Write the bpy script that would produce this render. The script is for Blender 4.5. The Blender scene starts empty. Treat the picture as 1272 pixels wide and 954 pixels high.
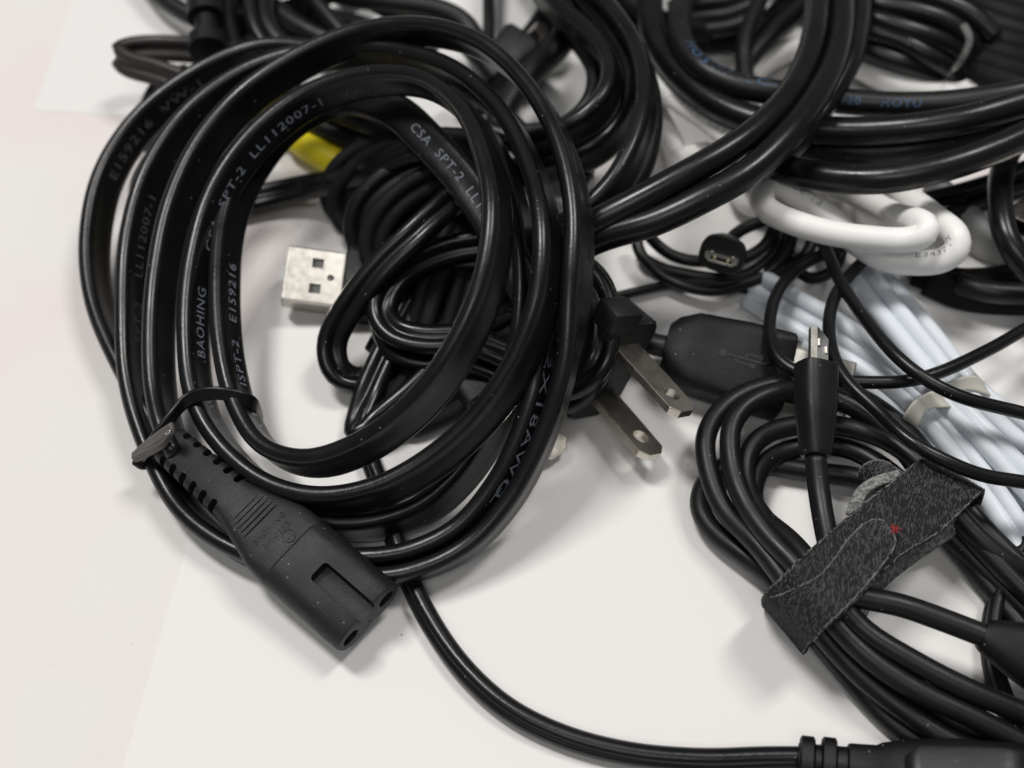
import bpy, bmesh, math, random
from mathutils import Vector, Matrix
random.seed(7)
MM = 0.001
scn = bpy.context.scene
COL = scn.collection

# ------------------------------------------------------------------ camera
W0, H0 = 1272.0, 954.0
ELEV = math.radians(56.0)
DIST = 244.0                      # mm from the lens to the middle of the table area
FPX = 1535.0                      # focal length in photo pixels
RIGHT = Vector((1, 0, 0))
UP = Vector((0, math.sin(ELEV), math.cos(ELEV)))
TOW = Vector((0, -math.cos(ELEV), math.sin(ELEV)))      # from the table to the lens
CAM = TOW * DIST
cd = bpy.data.cameras.new('camera')
cd.sensor_width = 36.0
cd.lens = 36.0 * FPX / W0
cd.clip_start = 0.005
cd.clip_end = 20
cam = bpy.data.objects.new('camera', cd)
COL.objects.link(cam)
cam.matrix_world = Matrix.Translation(CAM * MM) @ Matrix((RIGHT, UP, TOW)).transposed().to_4x4()
scn.camera = cam


def P(px, py, z=0.0):
    """point at height z (mm) seen at photo position px, py; result in mm"""
    d = -TOW * FPX + RIGHT * (px - W0 / 2) + UP * (H0 / 2 - py)
    return CAM + d * ((z - CAM.z) / d.z)


def S(sx, sy, sv):
    return RIGHT * sx + UP * sy + TOW * sv


cd.dof.use_dof = True
cd.dof.focus_distance = (DIST - 29.0) * MM
cd.dof.aperture_fstop = 11.5

# ------------------------------------------------------------------ light
w = bpy.data.worlds.new('World')
scn.world = w
w.use_nodes = True
bg = w.node_tree.nodes['Background']
bg.inputs[0].default_value = (0.93, 0.96, 1.0, 1)
bg.inputs[1].default_value = 0.125


def area(name, loc, tgt, sx, sy, power, col):
    l = bpy.data.lights.new(name, 'AREA')
    l.shape = 'RECTANGLE'
    l.size, l.size_y = sx, sy
    l.energy = power
    l.color = col
    o = bpy.data.objects.new(name, l)
    COL.objects.link(o)
    o.location = loc
    o.rotation_euler = (Vector(tgt) - Vector(loc)).to_track_quat('-Z', 'Y').to_euler()


area('ceiling_light_left', (-0.52, 0.36, 1.62), (0, 0, 0), 0.24, 0.46, 17.3, (1.0, 0.972, 0.94))
area('ceiling_light_right', (0.62, 0.42, 1.62), (0, 0, 0), 0.24, 0.46, 10.8, (1.0, 0.975, 0.945))
area('added_front_fill', (-0.2, -0.95, 1.8), (0, 0, 0), 1.0, 0.5, 6.0, (1.0, 0.98, 0.95))  # unseen soft lamp, added to lighten the front sides of the plug
scn.view_settings.view_transform = 'Standard'
scn.view_settings.look = 'None'
scn.view_settings.exposure = 0.0
scn.view_settings.gamma = 1.0
scn.cycles.use_denoising = True
scn.cycles.max_bounces = 8

# ------------------------------------------------------------------ materials


def new_mat(name):
    m = bpy.data.materials.new(name)
    m.use_nodes = True
    nt = m.node_tree
    return m, nt, nt.nodes['Principled BSDF']


def pvc(name, col, rough=0.38, dust=0.5, bump=0.12, spec=0.38, bscale=900, dustscale=900):
    """moulded plastic with a faint uneven gloss, fine grain and specks of dust"""
    m, nt, b = new_mat(name)
    N, L = nt.nodes, nt.links
    tc = N.new('ShaderNodeNewGeometry')
    n1 = N.new('ShaderNodeTexNoise'); n1.inputs['Scale'].default_value = 130; n1.inputs['Detail'].default_value = 5
    L.new(tc.outputs['Position'], n1.inputs['Vector'])
    mr = N.new('ShaderNodeMapRange')
    mr.inputs[1].default_value = 0.3; mr.inputs[2].default_value = 0.7
    mr.inputs[3].default_value = rough * 0.82; mr.inputs[4].default_value = rough * 1.25
    L.new(n1.outputs[0], mr.inputs[0]); L.new(mr.outputs[0], b.inputs['Roughness'])
    # dust specks
    v = N.new('ShaderNodeTexVoronoi'); v.inputs['Scale'].default_value = dustscale; v.inputs['Randomness'].default_value = 1
    L.new(tc.outputs['Position'], v.inputs['Vector'])
    lt = N.new('ShaderNodeMath'); lt.operation = 'LESS_THAN'; lt.inputs[1].default_value = 0.11
    L.new(v.outputs['Distance'], lt.inputs[0])
    sep = N.new('ShaderNodeSeparateColor'); L.new(v.outputs['Color'], sep.inputs[0])
    gt = N.new('ShaderNodeMath'); gt.operation = 'GREATER_THAN'; gt.inputs[1].default_value = 1 - 0.10 * dust
    L.new(sep.outputs[0], gt.inputs[0])
    mu = N.new('ShaderNodeMath'); mu.operation = 'MULTIPLY'
    L.new(lt.outputs[0], mu.inputs[0]); L.new(gt.outputs[0], mu.inputs[1])
    mx = N.new('ShaderNodeMix'); mx.data_type = 'RGBA'
    n2 = N.new('ShaderNodeTexNoise'); n2.inputs['Scale'].default_value = 45; n2.inputs['Detail'].default_value = 4
    L.new(tc.outputs['Position'], n2.inputs['Vector'])
    cm = N.new('ShaderNodeMix'); cm.data_type = 'RGBA'
    cm.inputs['A'].default_value = (*[c * 0.85 for c in col], 1)
    cm.inputs['B'].default_value = (*[min(1, c * 1.15) for c in col], 1)
    L.new(n2.outputs[0], cm.inputs['Factor'])
    L.new(cm.outputs['Result'], mx.inputs['A'])
    mx.inputs['B'].default_value = (0.3, 0.3, 0.3, 1)
    mf = N.new('ShaderNodeMath'); mf.operation = 'MULTIPLY'; mf.inputs[1].default_value = 0.75
    L.new(mu.outputs[0], mf.inputs[0]); L.new(mf.outputs[0], mx.inputs['Factor'])
    L.new(mx.outputs['Result'], b.inputs['Base Color'])
    b.inputs['Specular IOR Level'].default_value = spec
    n3 = N.new('ShaderNodeTexNoise'); n3.inputs['Scale'].default_value = bscale; n3.inputs['Detail'].default_value = 3
    L.new(tc.outputs['Position'], n3.inputs['Vector'])
    bp = N.new('ShaderNodeBump'); bp.inputs['Strength'].default_value = bump; bp.inputs['Distance'].default_value = 0.0002
    L.new(n3.outputs[0], bp.inputs['Height']); L.new(bp.outputs[0], b.inputs['Normal'])
    return m


def plain(name, col, rough=0.5, metal=0.0, spec=0.5):
    m, nt, b = new_mat(name)
    b.inputs['Base Color'].default_value = (*col, 1)
    b.inputs['Roughness'].default_value = rough
    b.inputs['Metallic'].default_value = metal
    b.inputs['Specular IOR Level'].default_value = spec
    return m


def metal(name, col, rough=0.28):
    m, nt, b = new_mat(name)
    N, L = nt.nodes, nt.links
    b.inputs['Metallic'].default_value = 1
    g = N.new('ShaderNodeNewGeometry')
    n = N.new('ShaderNodeTexNoise'); n.inputs['Scale'].default_value = 700; n.inputs['Detail'].default_value = 8
    L.new(g.outputs['Position'], n.inputs['Vector'])
    mr = N.new('ShaderNodeMapRange'); mr.inputs[1].default_value = .3; mr.inputs[2].default_value = .7
    mr.inputs[3].default_value = rough * .9; mr.inputs[4].default_value = rough * 1.2
    L.new(n.outputs[0], mr.inputs[0]); L.new(mr.outputs[0], b.inputs['Roughness'])
    r = N.new('ShaderNodeValToRGB')
    r.color_ramp.elements[0].position = .2; r.color_ramp.elements[0].color = (*[c * .9 for c in col], 1)
    r.color_ramp.elements[1].position = .8; r.color_ramp.elements[1].color = (*col, 1)
    L.new(n.outputs[0], r.inputs[0]); L.new(r.outputs[0], b.inputs['Base Color'])
    bp = N.new('ShaderNodeBump'); bp.inputs['Strength'].default_value = .012; bp.inputs['Distance'].default_value = 0.0002
    L.new(n.outputs[0], bp.inputs['Height']); L.new(bp.outputs[0], b.inputs['Normal'])
    return m


def paper_mat(name, col, pink=0.0):
    m, nt, b = new_mat(name)
    N, L = nt.nodes, nt.links
    g = N.new('ShaderNodeNewGeometry')
    n = N.new('ShaderNodeTexNoise'); n.inputs['Scale'].default_value = 22; n.inputs['Detail'].default_value = 4
    L.new(g.outputs['Position'], n.inputs['Vector'])
    mx = N.new('ShaderNodeMix'); mx.data_type = 'RGBA'
    mx.inputs['A'].default_value = (*col, 1)
    mx.inputs['B'].default_value = (min(1, col[0] * (1 + .01 * pink)), col[1] * (1 - .05 * pink), col[2] * (1 - .05 * pink), 1)
    mr = N.new('ShaderNodeMapRange'); mr.inputs[1].default_value = .45; mr.inputs[2].default_value = .65
    L.new(n.outputs[0], mr.inputs[0]); L.new(mr.outputs[0], mx.inputs['Factor'])
    # grime specks
    v = N.new('ShaderNodeTexVoronoi'); v.inputs['Scale'].default_value = 210
    L.new(g.outputs['Position'], v.inputs['Vector'])
    lt = N.new('ShaderNodeMath'); lt.operation = 'LESS_THAN'; lt.inputs[1].default_value = 0.055
    L.new(v.outputs['Distance'], lt.inputs[0])
    sep = N.new('ShaderNodeSeparateColor'); L.new(v.outputs['Color'], sep.inputs[0])
    gt = N.new('ShaderNodeMath'); gt.operation = 'GREATER_THAN'; gt.inputs[1].default_value = 0.965
    L.new(sep.outputs[0], gt.inputs[0])
    mu = N.new('ShaderNodeMath'); mu.operation = 'MULTIPLY'
    L.new(lt.outputs[0], mu.inputs[0]); L.new(gt.outputs[0], mu.inputs[1])
    mf = N.new('ShaderNodeMath'); mf.operation = 'MULTIPLY'; mf.inputs[1].default_value = .55
    L.new(mu.outputs[0], mf.inputs[0])
    m2 = N.new('ShaderNodeMix'); m2.data_type = 'RGBA'
    L.new(mx.outputs['Result'], m2.inputs['A']); m2.inputs['B'].default_value = (.25, .23, .21, 1)
    L.new(mf.outputs[0], m2.inputs['Factor']); L.new(m2.outputs['Result'], b.inputs['Base Color'])
    b.inputs['Roughness'].default_value = .62
    b.inputs['Specular IOR Level'].default_value = .3
    n3 = N.new('ShaderNodeTexNoise'); n3.inputs['Scale'].default_value = 2600; n3.inputs['Detail'].default_value = 2
    L.new(g.outputs['Position'], n3.inputs['Vector'])
    bp = N.new('ShaderNodeBump'); bp.inputs['Strength'].default_value = .10; bp.inputs['Distance'].default_value = 0.0001
    L.new(n3.outputs[0], bp.inputs['Height']); L.new(bp.outputs[0], b.inputs['Normal'])
    return m


def velcro_mat(name, col):
    m, nt, b = new_mat(name)
    N, L = nt.nodes, nt.links
    g = N.new('ShaderNodeNewGeometry')
    n = N.new('ShaderNodeTexNoise'); n.inputs['Scale'].default_value = 1500; n.inputs['Detail'].default_value = 3
    L.new(g.outputs['Position'], n.inputs['Vector'])
    r = N.new('ShaderNodeValToRGB')
    r.color_ramp.elements[0].position = .4; r.color_ramp.elements[0].color = (*[c * .5 for c in col], 1)
    r.color_ramp.elements[1].position = .66; r.color_ramp.elements[1].color = (*[c * 1.5 for c in col], 1)
    L.new(n.outputs[0], r.inputs[0]); L.new(r.outputs[0], b.inputs['Base Color'])
    b.inputs['Roughness'].default_value = .85
    bp = N.new('ShaderNodeBump'); bp.inputs['Strength'].default_value = .9; bp.inputs['Distance'].default_value = 0.0006
    L.new(n.outputs[0], bp.inputs['Height']); L.new(bp.outputs[0], b.inputs['Normal'])
    return m


BLK = pvc('black_pvc', (.0048, .0050, .0058), .30, .9, .16, .42)
BLK2 = pvc('black_pvc_glossy', (.0045, .0045, .0052), .28, .5, .08, .42)
BLKM = pvc('black_rubber_matte', (.0062, .0064, .0070), .42, .6, .16)
BROWNBLK = pvc('dark_brown_pvc', (.022, .018, .017), .45, .3, .15)
DULL = pvc('black_rubber_dull', (.006, .006, .0066), .68, .2, .1, .22)
PLUG = pvc('black_plug_mould', (.0085, .0087, .0098), .48, .9, .5, .42, 4200)
PLUGS = pvc('black_plug_smooth', (.0045, .0045, .0052), .50, .8, .25, .24, 1800)
WHT = pvc('white_pvc', (.90, .885, .86), .36, 0, .05)
WHTB = pvc('cool_white_pvc', (.72, .765, .82), .33, 0, .05)
GREYP = pvc('grey_plastic', (.42, .42, .42), .5, 0, .1)
NICK = metal('nickel', (.74, .70, .62), .30)
STEEL = metal('bright_steel', (.52, .50, .455), .30)
DARKIN = plain('connector_black_inside', (.008, .008, .008), .6)
GOLD = metal('gold_contact', (.8, .68, .42), .3)
YEL = pvc('yellow_plastic', (.82, .68, .02), .38, 0, .05)
INK = plain('grey_ink', (.165, .185, .225), .6)
INKD = plain('faded_ink', (.045, .048, .055), .6)
INKB = plain('blue_ink', (.03, .085, .17), .6)
INKK = plain('dark_grey_ink', (.25, .25, .25), .6)
VEL = velcro_mat('black_hook_and_loop', (.0055, .0057, .0068))
VELG = velcro_mat('grey_hook_side', (.19, .20, .19))
FIB = plain('grey_fibre', (.11, .112, .122), .8)
FIBL = plain('pale_edge_thread', (.27, .26, .25), .8)
REDF = plain('red_lint', (.30, .02, .022), .8)
PAP = paper_mat('white_paper', (.79, .78, .77))
PAP2 = paper_mat('cool_white_paper', (.77, .765, .755))
TABM = paper_mat('table_offwhite', (.755, .735, .72), 1.0)
TIEW = plain('ivory_tie', (.62, .60, .54), .5)
TWG = pvc('worn_grey_tie', (.10, .095, .09), .5, 0, .4, .4, 700)
m_, nt_, b_ = new_mat('clear_film')
b_.inputs['Base Color'].default_value = (.8, .8, .78, 1); b_.inputs['Roughness'].default_value = .2
b_.inputs['Transmission Weight'].default_value = .9; b_.inputs['IOR'].default_value = 1.3
FILM = m_

# ------------------------------------------------------------------ mesh helpers


def link(name, me, mat, parent=None, smooth=True):
    if smooth:
        for p in me.polygons:
            p.use_smooth = True
    if mat is not None:
        me.materials.append(mat)
    o = bpy.data.objects.new(name, me)
    COL.objects.link(o)
    if parent is not None:
        o.parent = parent
        o.matrix_parent_inverse = parent.matrix_world.inverted()
    return o


def tag(o, label, cat, group=None):
    o['label'] = label
    o['category'] = cat
    if group:
        o['group'] = group
    return o


def thing(name, at, label, cat, group=None):
    o = bpy.data.objects.new(name, None)
    o.empty_display_size = 0.005
    COL.objects.link(o)
    o.location = (at[0] * MM, at[1] * MM, 0)
    o.matrix_world = Matrix.Translation(o.location)
    return tag(o, label, cat, group)


def bm_obj(name, bm, mat, parent=None, M=None, smooth=False, auto=None):
    """bmesh in mm -> object in metres"""
    if M is not None:
        bm.transform(M)
    bm.transform(Matrix.Scale(MM, 4))
    bmesh.ops.recalc_face_normals(bm, faces=bm.faces[:])
    me = bpy.data.meshes.new(name)
    bm.to_mesh(me); bm.free()
    o = link(name, me, mat, parent, smooth)
    if auto:
        me.set_sharp_from_angle(angle=math.radians(auto))
    return o


def cr(p0, p1, p2, p3, u):
    def tj(ti, a, b):
        return ti + max((b - a).length, 1e-6) ** .5
    t0 = 0.0; t1 = tj(t0, p0, p1); t2 = tj(t1, p1, p2); t3 = tj(t2, p2, p3)
    t = t1 + (t2 - t1) * u
    A1 = p0 * ((t1 - t) / (t1 - t0)) + p1 * ((t - t0) / (t1 - t0))
    A2 = p1 * ((t2 - t) / (t2 - t1)) + p2 * ((t - t1) / (t2 - t1))
    A3 = p2 * ((t3 - t) / (t3 - t2)) + p3 * ((t - t2) / (t3 - t2))
    B1 = A1 * ((t2 - t) / (t2 - t0)) + A2 * ((t - t0) / (t2 - t0))
    B2 = A2 * ((t3 - t) / (t3 - t1)) + A3 * ((t - t1) / (t3 - t1))
    return B1 * ((t2 - t) / (t2 - t1)) + B2 * ((t - t1) / (t2 - t1))


def profile(kind, w_, t_):
    """closed outline in (a across, b thick)"""
    out = []
    if kind == 'round':
        n = 18
        return [(w_ / 2 * math.cos(2 * math.pi * i / n), t_ / 2 * math.sin(2 * math.pi * i / n)) for i in range(n)]
    if kind == 'flat':        # ribbon with rounded edges and a shallow valley along each face
        r = t_ / 2
        cx = w_ / 2 - r
        hw = []
        for i in range(11):
            a = math.radians(-90 + 180 * i / 10)
            hw.append((cx + r * .96 * math.cos(a), r * math.sin(a)))
        for x in (.55, 0, -.55):
            hw.append((cx * x, r * (1 - .10 * (1 - abs(x)))))
        for x, z in hw:
            out.append((x, z))
        for x, z in hw:
            out.append((-x, -z))
        return out
    if kind == 'pair':        # two round cores side by side with a groove
        r = t_ / 2
        cx = w_ / 2 - r
        n = 13
        for i in range(n):
            a = math.radians(-142 + 284 * i / (n - 1)); out.append((cx + r * math.cos(a), r * math.sin(a)))
        for i in range(n):
            a = math.radians(38 + 284 * i / (n - 1)); out.append((-cx + r * math.cos(a), r * math.sin(a)))
        return out


class Cab:
    pass


def path(pts, wide, step, smooth):
    """pts (px,py,z[,wide]) -> evenly spaced positions and wide-axis hints, mm"""
    pos, hint = [], []
    cur = wide
    for q in pts:
        pos.append(q if isinstance(q, Vector) else P(q[0], q[1], q[2]))
        if not isinstance(q, Vector) and len(q) > 3:
            cur = q[3]
        hint.append(cur if isinstance(cur, (int, float)) else S(*cur).normalized())
    n = len(pos)
    ext = [pos[0] * 2 - pos[1]] + pos + [pos[-1] * 2 - pos[-2]]
    raw, rh = [], []
    for i in range(n - 1):
        k = max(3, int((pos[i + 1] - pos[i]).length / (step * .5)))
        for j in range(k):
            u = j / k
            raw.append(cr(ext[i], ext[i + 1], ext[i + 2], ext[i + 3], u))
            uu = u * u * (3 - 2 * u)
            h0, h1 = hint[i], hint[i + 1]
            if isinstance(h0, (int, float)) and isinstance(h1, (int, float)):
                rh.append(h0 + (h1 - h0) * uu)
            else:
                rh.append(h0.lerp(h1, uu))
    raw.append(pos[-1]); rh.append(hint[-1])
    for _ in range(smooth):
        raw = [raw[0]] + [(raw[i - 1] + raw[i] * 2 + raw[i + 1]) / 4 for i in range(1, len(raw) - 1)] + [raw[-1]]
    # resample
    out, oh = [raw[0]], [rh[0]]
    acc = 0.0
    for i in range(1, len(raw)):
        acc += (raw[i] - raw[i - 1]).length
        if acc >= step:
            out.append(raw[i]); oh.append(rh[i]); acc = 0.0
    if (out[-1] - raw[-1]).length > step * .3:
        out.append(raw[-1]); oh.append(rh[-1])
    return out, oh


def run_on(pts):
    """a cord that leaves the picture goes on for a while and comes to rest on the table"""
    pts = list(pts)
    for end in (0, 1):
        if end:
            pts.reverse()
        q = pts[0]
        if not isinstance(q, Vector) and not (-10 < q[0] < W0 + 10 and -10 < q[1] < H0 + 10):
            a, b = P(*q[:3]), P(*pts[1][:3])
            d = a - b
            d.z = 0
            d.normalize()
            sd = Vector((-d.y, d.x, 0))
            bend = 1 if a.x * d.y - a.y * d.x < 0 else -1
            k = 1 + .25 * math.sin(q[0] * .7 + q[1] * 1.3)
            ext = []
            for f, l, zf in ((30, 3, .75), (60, 14, .4), (85, 34, .15), (98, 60, 0)):
                e = a + d * f * k + sd * (bend * l * k)
                e.z = max(2.6, q[2] * zf + 2.6 * (1 - zf))
                ext.append(e)
            pts[0] = q if len(q) > 3 or end else q
            pts = ext[::-1] + pts
        if end:
            pts.reverse()
    return pts


def cable(name, pts, prof, mat, parent=None, wide=(-.5, .5, .72), step=1.1, smooth=10, scale=None, floor=True):
    c = Cab()
    kind, w_ = prof[0], prof[1]
    t_ = prof[2] if len(prof) > 2 else w_
    pts = run_on(pts)
    pos, hint = path(pts, wide, step, smooth)
    n = len(pos)
    T, A, B = [], [], []
    for i in range(n):
        t = (pos[min(i + 1, n - 1)] - pos[max(i - 1, 0)]).normalized()
        h = hint[i]
        if isinstance(h, (int, float)):    # roll in degrees from lying face-on
            sd = t.cross(TOW).normalized()
            h = sd * math.cos(math.radians(h)) + sd.cross(t) * math.sin(math.radians(h))
        a = h - t * h.dot(t)
        if a.length < .12 and A:
            a = A[-1] - t * A[-1].dot(t)
        a.normalize()
        if kind == 'round' and A:          # transport, so that round cords never twist
            a = A[-1] - t * A[-1].dot(t); a.normalize()
        T.append(t); A.append(a); B.append(t.cross(a))
    pr = profile(kind, w_, t_)
    k = len(pr)
    vs, fs = [], []
    for i in range(n):
        sc = scale(i / (n - 1)) if scale else 1.0
        low = min(pos[i].z + A[i].z * a * sc + B[i].z * b * sc for a, b in pr)
        if floor and low < 0.35:           # rest on the paper instead of sinking in
            pos[i] = pos[i] + Vector((0, 0, .35 - low))
        for a, b in pr:
            vs.append((pos[i] + A[i] * (a * sc) + B[i] * (b * sc)) * MM)
    for i in range(n - 1):
        for j in range(k):
            j2 = (j + 1) % k
            fs.append((i * k + j, i * k + j2, (i + 1) * k + j2, (i + 1) * k + j))
    fs.append(tuple(range(k - 1, -1, -1)))
    fs.append(tuple((n - 1) * k + j for j in range(k)))
    if parent is not None:
        org = Vector((0, 0, 0))
    me = bpy.data.meshes.new(name)
    me.from_pydata(vs, [], fs)
    c.obj = link(name, me, mat, parent)
    c.pos, c.T, c.A, c.B, c.w, c.t, c.kind, c.step = pos, T, A, B, w_, t_, kind, step
    c.wide = wide
    return c


def scr(p):
    d = p - CAM
    z = -d.dot(TOW)
    return (W0 / 2 + FPX * d.dot(RIGHT) / z, H0 / 2 - FPX * d.dot(UP) / z)


def text_verts(txt):
    cu = bpy.data.curves.new('t', 'FONT')
    cu.body = txt
    cu.resolution_u = 2
    cu.space_character = 1.12
    o = bpy.data.objects.new('t', cu)
    COL.objects.link(o)
    bpy.context.view_layer.update()
    me = bpy.data.meshes.new_from_object(o.evaluated_get(bpy.context.evaluated_depsgraph_get()))
    v = [tuple(x.co) for x in me.vertices]
    f = [tuple(p.vertices) for p in me.polygons]
    bpy.data.objects.remove(o); bpy.data.curves.remove(cu); bpy.data.meshes.remove(me)
    return v, f


def print_on(c, txt, px, py, length, height, mat=None, direction=1, off=0.0, face=None, lo=0, hi=None, ang=0.0):
    """letters printed on the side of a cord that looks at the lens; starts near photo position px,py"""
    v, f = text_verts(txt)
    x0 = min(q[0] for q in v); x1 = max(q[0] for q in v)
    y0 = min(q[1] for q in v); y1 = max(q[1] for q in v)
    hi = hi or len(c.pos)
    i0 = min(range(int(lo), int(hi)), key=lambda i: (scr(c.pos[i])[0] - px) ** 2 + (scr(c.pos[i])[1] - py) ** 2)
    # arc table from i0
    vs = []
    n = len(c.pos)
    cum = [0.0]
    j = i0
    idx = [i0]
    while 0 <= j + direction < n and cum[-1] < length * 1.3:
        cum.append(cum[-1] + (c.pos[j + direction] - c.pos[j]).length); j += direction; idx.append(j)
    sgn = None
    for q in v:
        s = (q[0] - x0) / (x1 - x0) * length
        y = ((q[1] - y0) / (y1 - y0) - .5) * height
        k = 0
        while k < len(cum) - 2 and cum[k + 1] < s:
            k += 1
        u = (s - cum[k]) / max(1e-6, cum[min(k + 1, len(cum) - 1)] - cum[k])
        a, b = idx[k], idx[min(k + 1, len(idx) - 1)]
        p = c.pos[a].lerp(c.pos[b], u)
        T = c.T[a].lerp(c.T[b], u).normalized()
        A = c.A[a].lerp(c.A[b], u).normalized(); B = c.B[a].lerp(c.B[b], u).normalized()
        to = (CAM - p).normalized()
        X = T * direction
        if c.kind == 'round':
            nn = (to - T * to.dot(T)).normalized()
            nn = Matrix.Rotation(ang, 3, T) @ nn
            Y = nn.cross(X)
            th = y / (c.w / 2)
            vs.append((p + (nn * math.cos(th) + Y * math.sin(th)) * (c.w / 2 + .03)) * MM)
        else:
            if sgn is None:
                sgn = 1 if B.dot(to) > 0 else -1
                if face:
                    sgn *= face
            nn = B * sgn
            Y = nn.cross(X)
            yy = y + off
            r_ = c.t / 2
            cx = c.w / 2 - r_
            q_ = abs(yy)
            h = r_ * (1 - .10 * (1 - q_ / cx)) if q_ < cx else math.sqrt(max(.01, r_ * r_ - (q_ - cx) ** 2))
            vs.append((p + nn * (h + .035) + Y * yy) * MM)
    me = bpy.data.meshes.new('printed_text')
    me.from_pydata(vs, [], f)
    return link('printed_text', me, mat or INK, c.obj if c.obj.parent is None else c.obj, False)


def boolean(o, bm, M=None):
    """cut the (mm, local frame) bmesh out of object o, whose local frame is M"""
    M = M or Matrix()
    bmesh.ops.recalc_face_normals(bm, faces=bm.faces[:])
    me = bpy.data.meshes.new('cut'); bm.to_mesh(me); bm.free()
    k = bpy.data.objects.new('cut', me); COL.objects.link(k)
    src = o.data.copy(); src.transform(M.inverted() @ Matrix.Scale(1 / MM, 4))
    t = bpy.data.objects.new('cut_target', src); COL.objects.link(t)
    md = t.modifiers.new('b', 'BOOLEAN'); md.operation = 'DIFFERENCE'; md.object = k; md.solver = 'EXACT'; md.use_self = True
    bpy.context.view_layer.update()
    new = bpy.data.meshes.new_from_object(t.evaluated_get(bpy.context.evaluated_depsgraph_get()))
    new.transform(Matrix.Scale(MM, 4) @ M)
    old = o.data
    new.name = old.name
    o.data = new
    bpy.data.objects.remove(k); bpy.data.meshes.remove(me); bpy.data.objects.remove(t); bpy.data.meshes.remove(src); bpy.data.meshes.remove(old)


def add_box(bm, c, s, bev=0.0, seg=2):
    r = bmesh.ops.create_cube(bm, size=1)
    for v in r['verts']:
        v.co = Vector((v.co.x * s[0] + c[0], v.co.y * s[1] + c[1], v.co.z * s[2] + c[2]))
    if bev:
        es = set(e for v in r['verts'] for e in v.link_edges)
        bmesh.ops.bevel(bm, geom=list(es), offset=bev, segments=seg, affect='EDGES', profile=.5)
    return bm


def add_cyl(bm, p0, p1, r0, r1=None, n=24, cap=True):
    r1 = r0 if r1 is None else r1
    p0, p1 = Vector(p0), Vector(p1)
    d = p1 - p0
    M = Matrix.Translation((p0 + p1) / 2) @ d.to_track_quat('Z', 'Y').to_matrix().to_4x4()
    bmesh.ops.create_cone(bm, cap_ends=cap, segments=n, radius1=r0, radius2=r1, depth=d.length, matrix=M)
    return bm


def sect(w_, h_, e=2.6, n=40):
    out = []
    for i in range(n):
        a = 2 * math.pi * i / n
        c, s = math.cos(a), math.sin(a)
        out.append((math.copysign(abs(c) ** (2 / e), c) * w_ / 2, math.copysign(abs(s) ** (2 / e), s) * h_ / 2))
    return out


def stad(w_, h_, n=40):
    """stadium outline sampled by angle, to match sect()"""
    r = h_ / 2
    cx = w_ / 2 - r
    out = []
    for i in range(n):
        a = 2 * math.pi * i / n
        c, q = math.cos(a), math.sin(a)
        x, z = math.copysign(abs(c) ** .75, c) * w_ / 2, 0
        if abs(x) > cx:
            z = math.sqrt(max(0, r * r - (abs(x) - cx) ** 2))
        else:
            z = r
        out.append((x, math.copysign(z, q) if abs(q) > 1e-9 else 0))
    return out


def add_loft(bm, secs):
    """secs: (y, outline[(x,z)], dx, dz)"""
    rings = []
    for y, o, *d in secs:
        dx, dz = (d + [0, 0])[:2]
        rings.append([bm.verts.new((x + dx, y, z + dz)) for x, z in o])
    for a, b in zip(rings, rings[1:]):
        k = len(a)
        for j in range(k):
            bm.faces.new((a[j], a[(j + 1) % k], b[(j + 1) % k], b[j]))
    bm.faces.new(rings[0][::-1]); bm.faces.new(rings[-1])
    return bm


def frame(origin, ydir, zdir):
    """matrix whose local y runs along ydir, local z near zdir (mm)"""
    y = Vector(ydir).normalized()
    z = Vector(zdir); z = (z - y * z.dot(y)).normalized()
    x = y.cross(z)
    M = Matrix((x, y, z)).transposed().to_4x4()
    return Matrix.Translation(Vector(origin)) @ M


# ================================================================== setting
def sheet(name, pts, thick, z, mat, curl=0.0):
    bm = bmesh.new()
    vs = [bm.verts.new((p.x, p.y, z + thick)) for p in pts]
    f = bm.faces.new(vs)
    r = bmesh.ops.extrude_face_region(bm, geom=[f])
    for v in [g for g in r['geom'] if isinstance(g, bmesh.types.BMVert)]:
        v.co.z = z
    return bm_obj(name, bm, mat)


bm = bmesh.new()
add_box(bm, (0, 100, -10.2), (1800, 1600, 20), 1.0)
o = bm_obj('table_top', bm, TABM); o['kind'] = 'structure'
A_ = [P(42, 136), P(92, -2), P(110, -60), P(1500, -60) + Vector((0, 30, 0)), P(1500, 200), P(600, 175)]
o = sheet('paper_sheet', [Vector((q.x, q.y, 0)) for q in A_], .10, -.20, PAP2)
tag(o, 'white paper sheet under the far cables with its corner at upper left', 'paper')
B_ = [P(236, 668), P(152, 958), P(120, 1080), P(1500, 1080), P(1500, 300), P(420, 190), P(300, 430)]
o = sheet('paper_sheet', [Vector((q.x, q.y, 0)) for q in B_], .16, -.09, PAP)
tag(o, 'white paper sheet under the plug ends and the bound cable at lower right', 'paper')
# crease in the table cover
cz = cable('crease', [(-20, 834, -.2), (60, 827, -.2), (120, 815, -.2), (165, 800, -.2)], ('flat', 2.6, .16), TABM,
           bpy.data.objects['table_top'], wide=(0, .8, -.4), floor=False, scale=lambda u: max(.12, min(1, (1 - u) * 2.2)))

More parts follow.
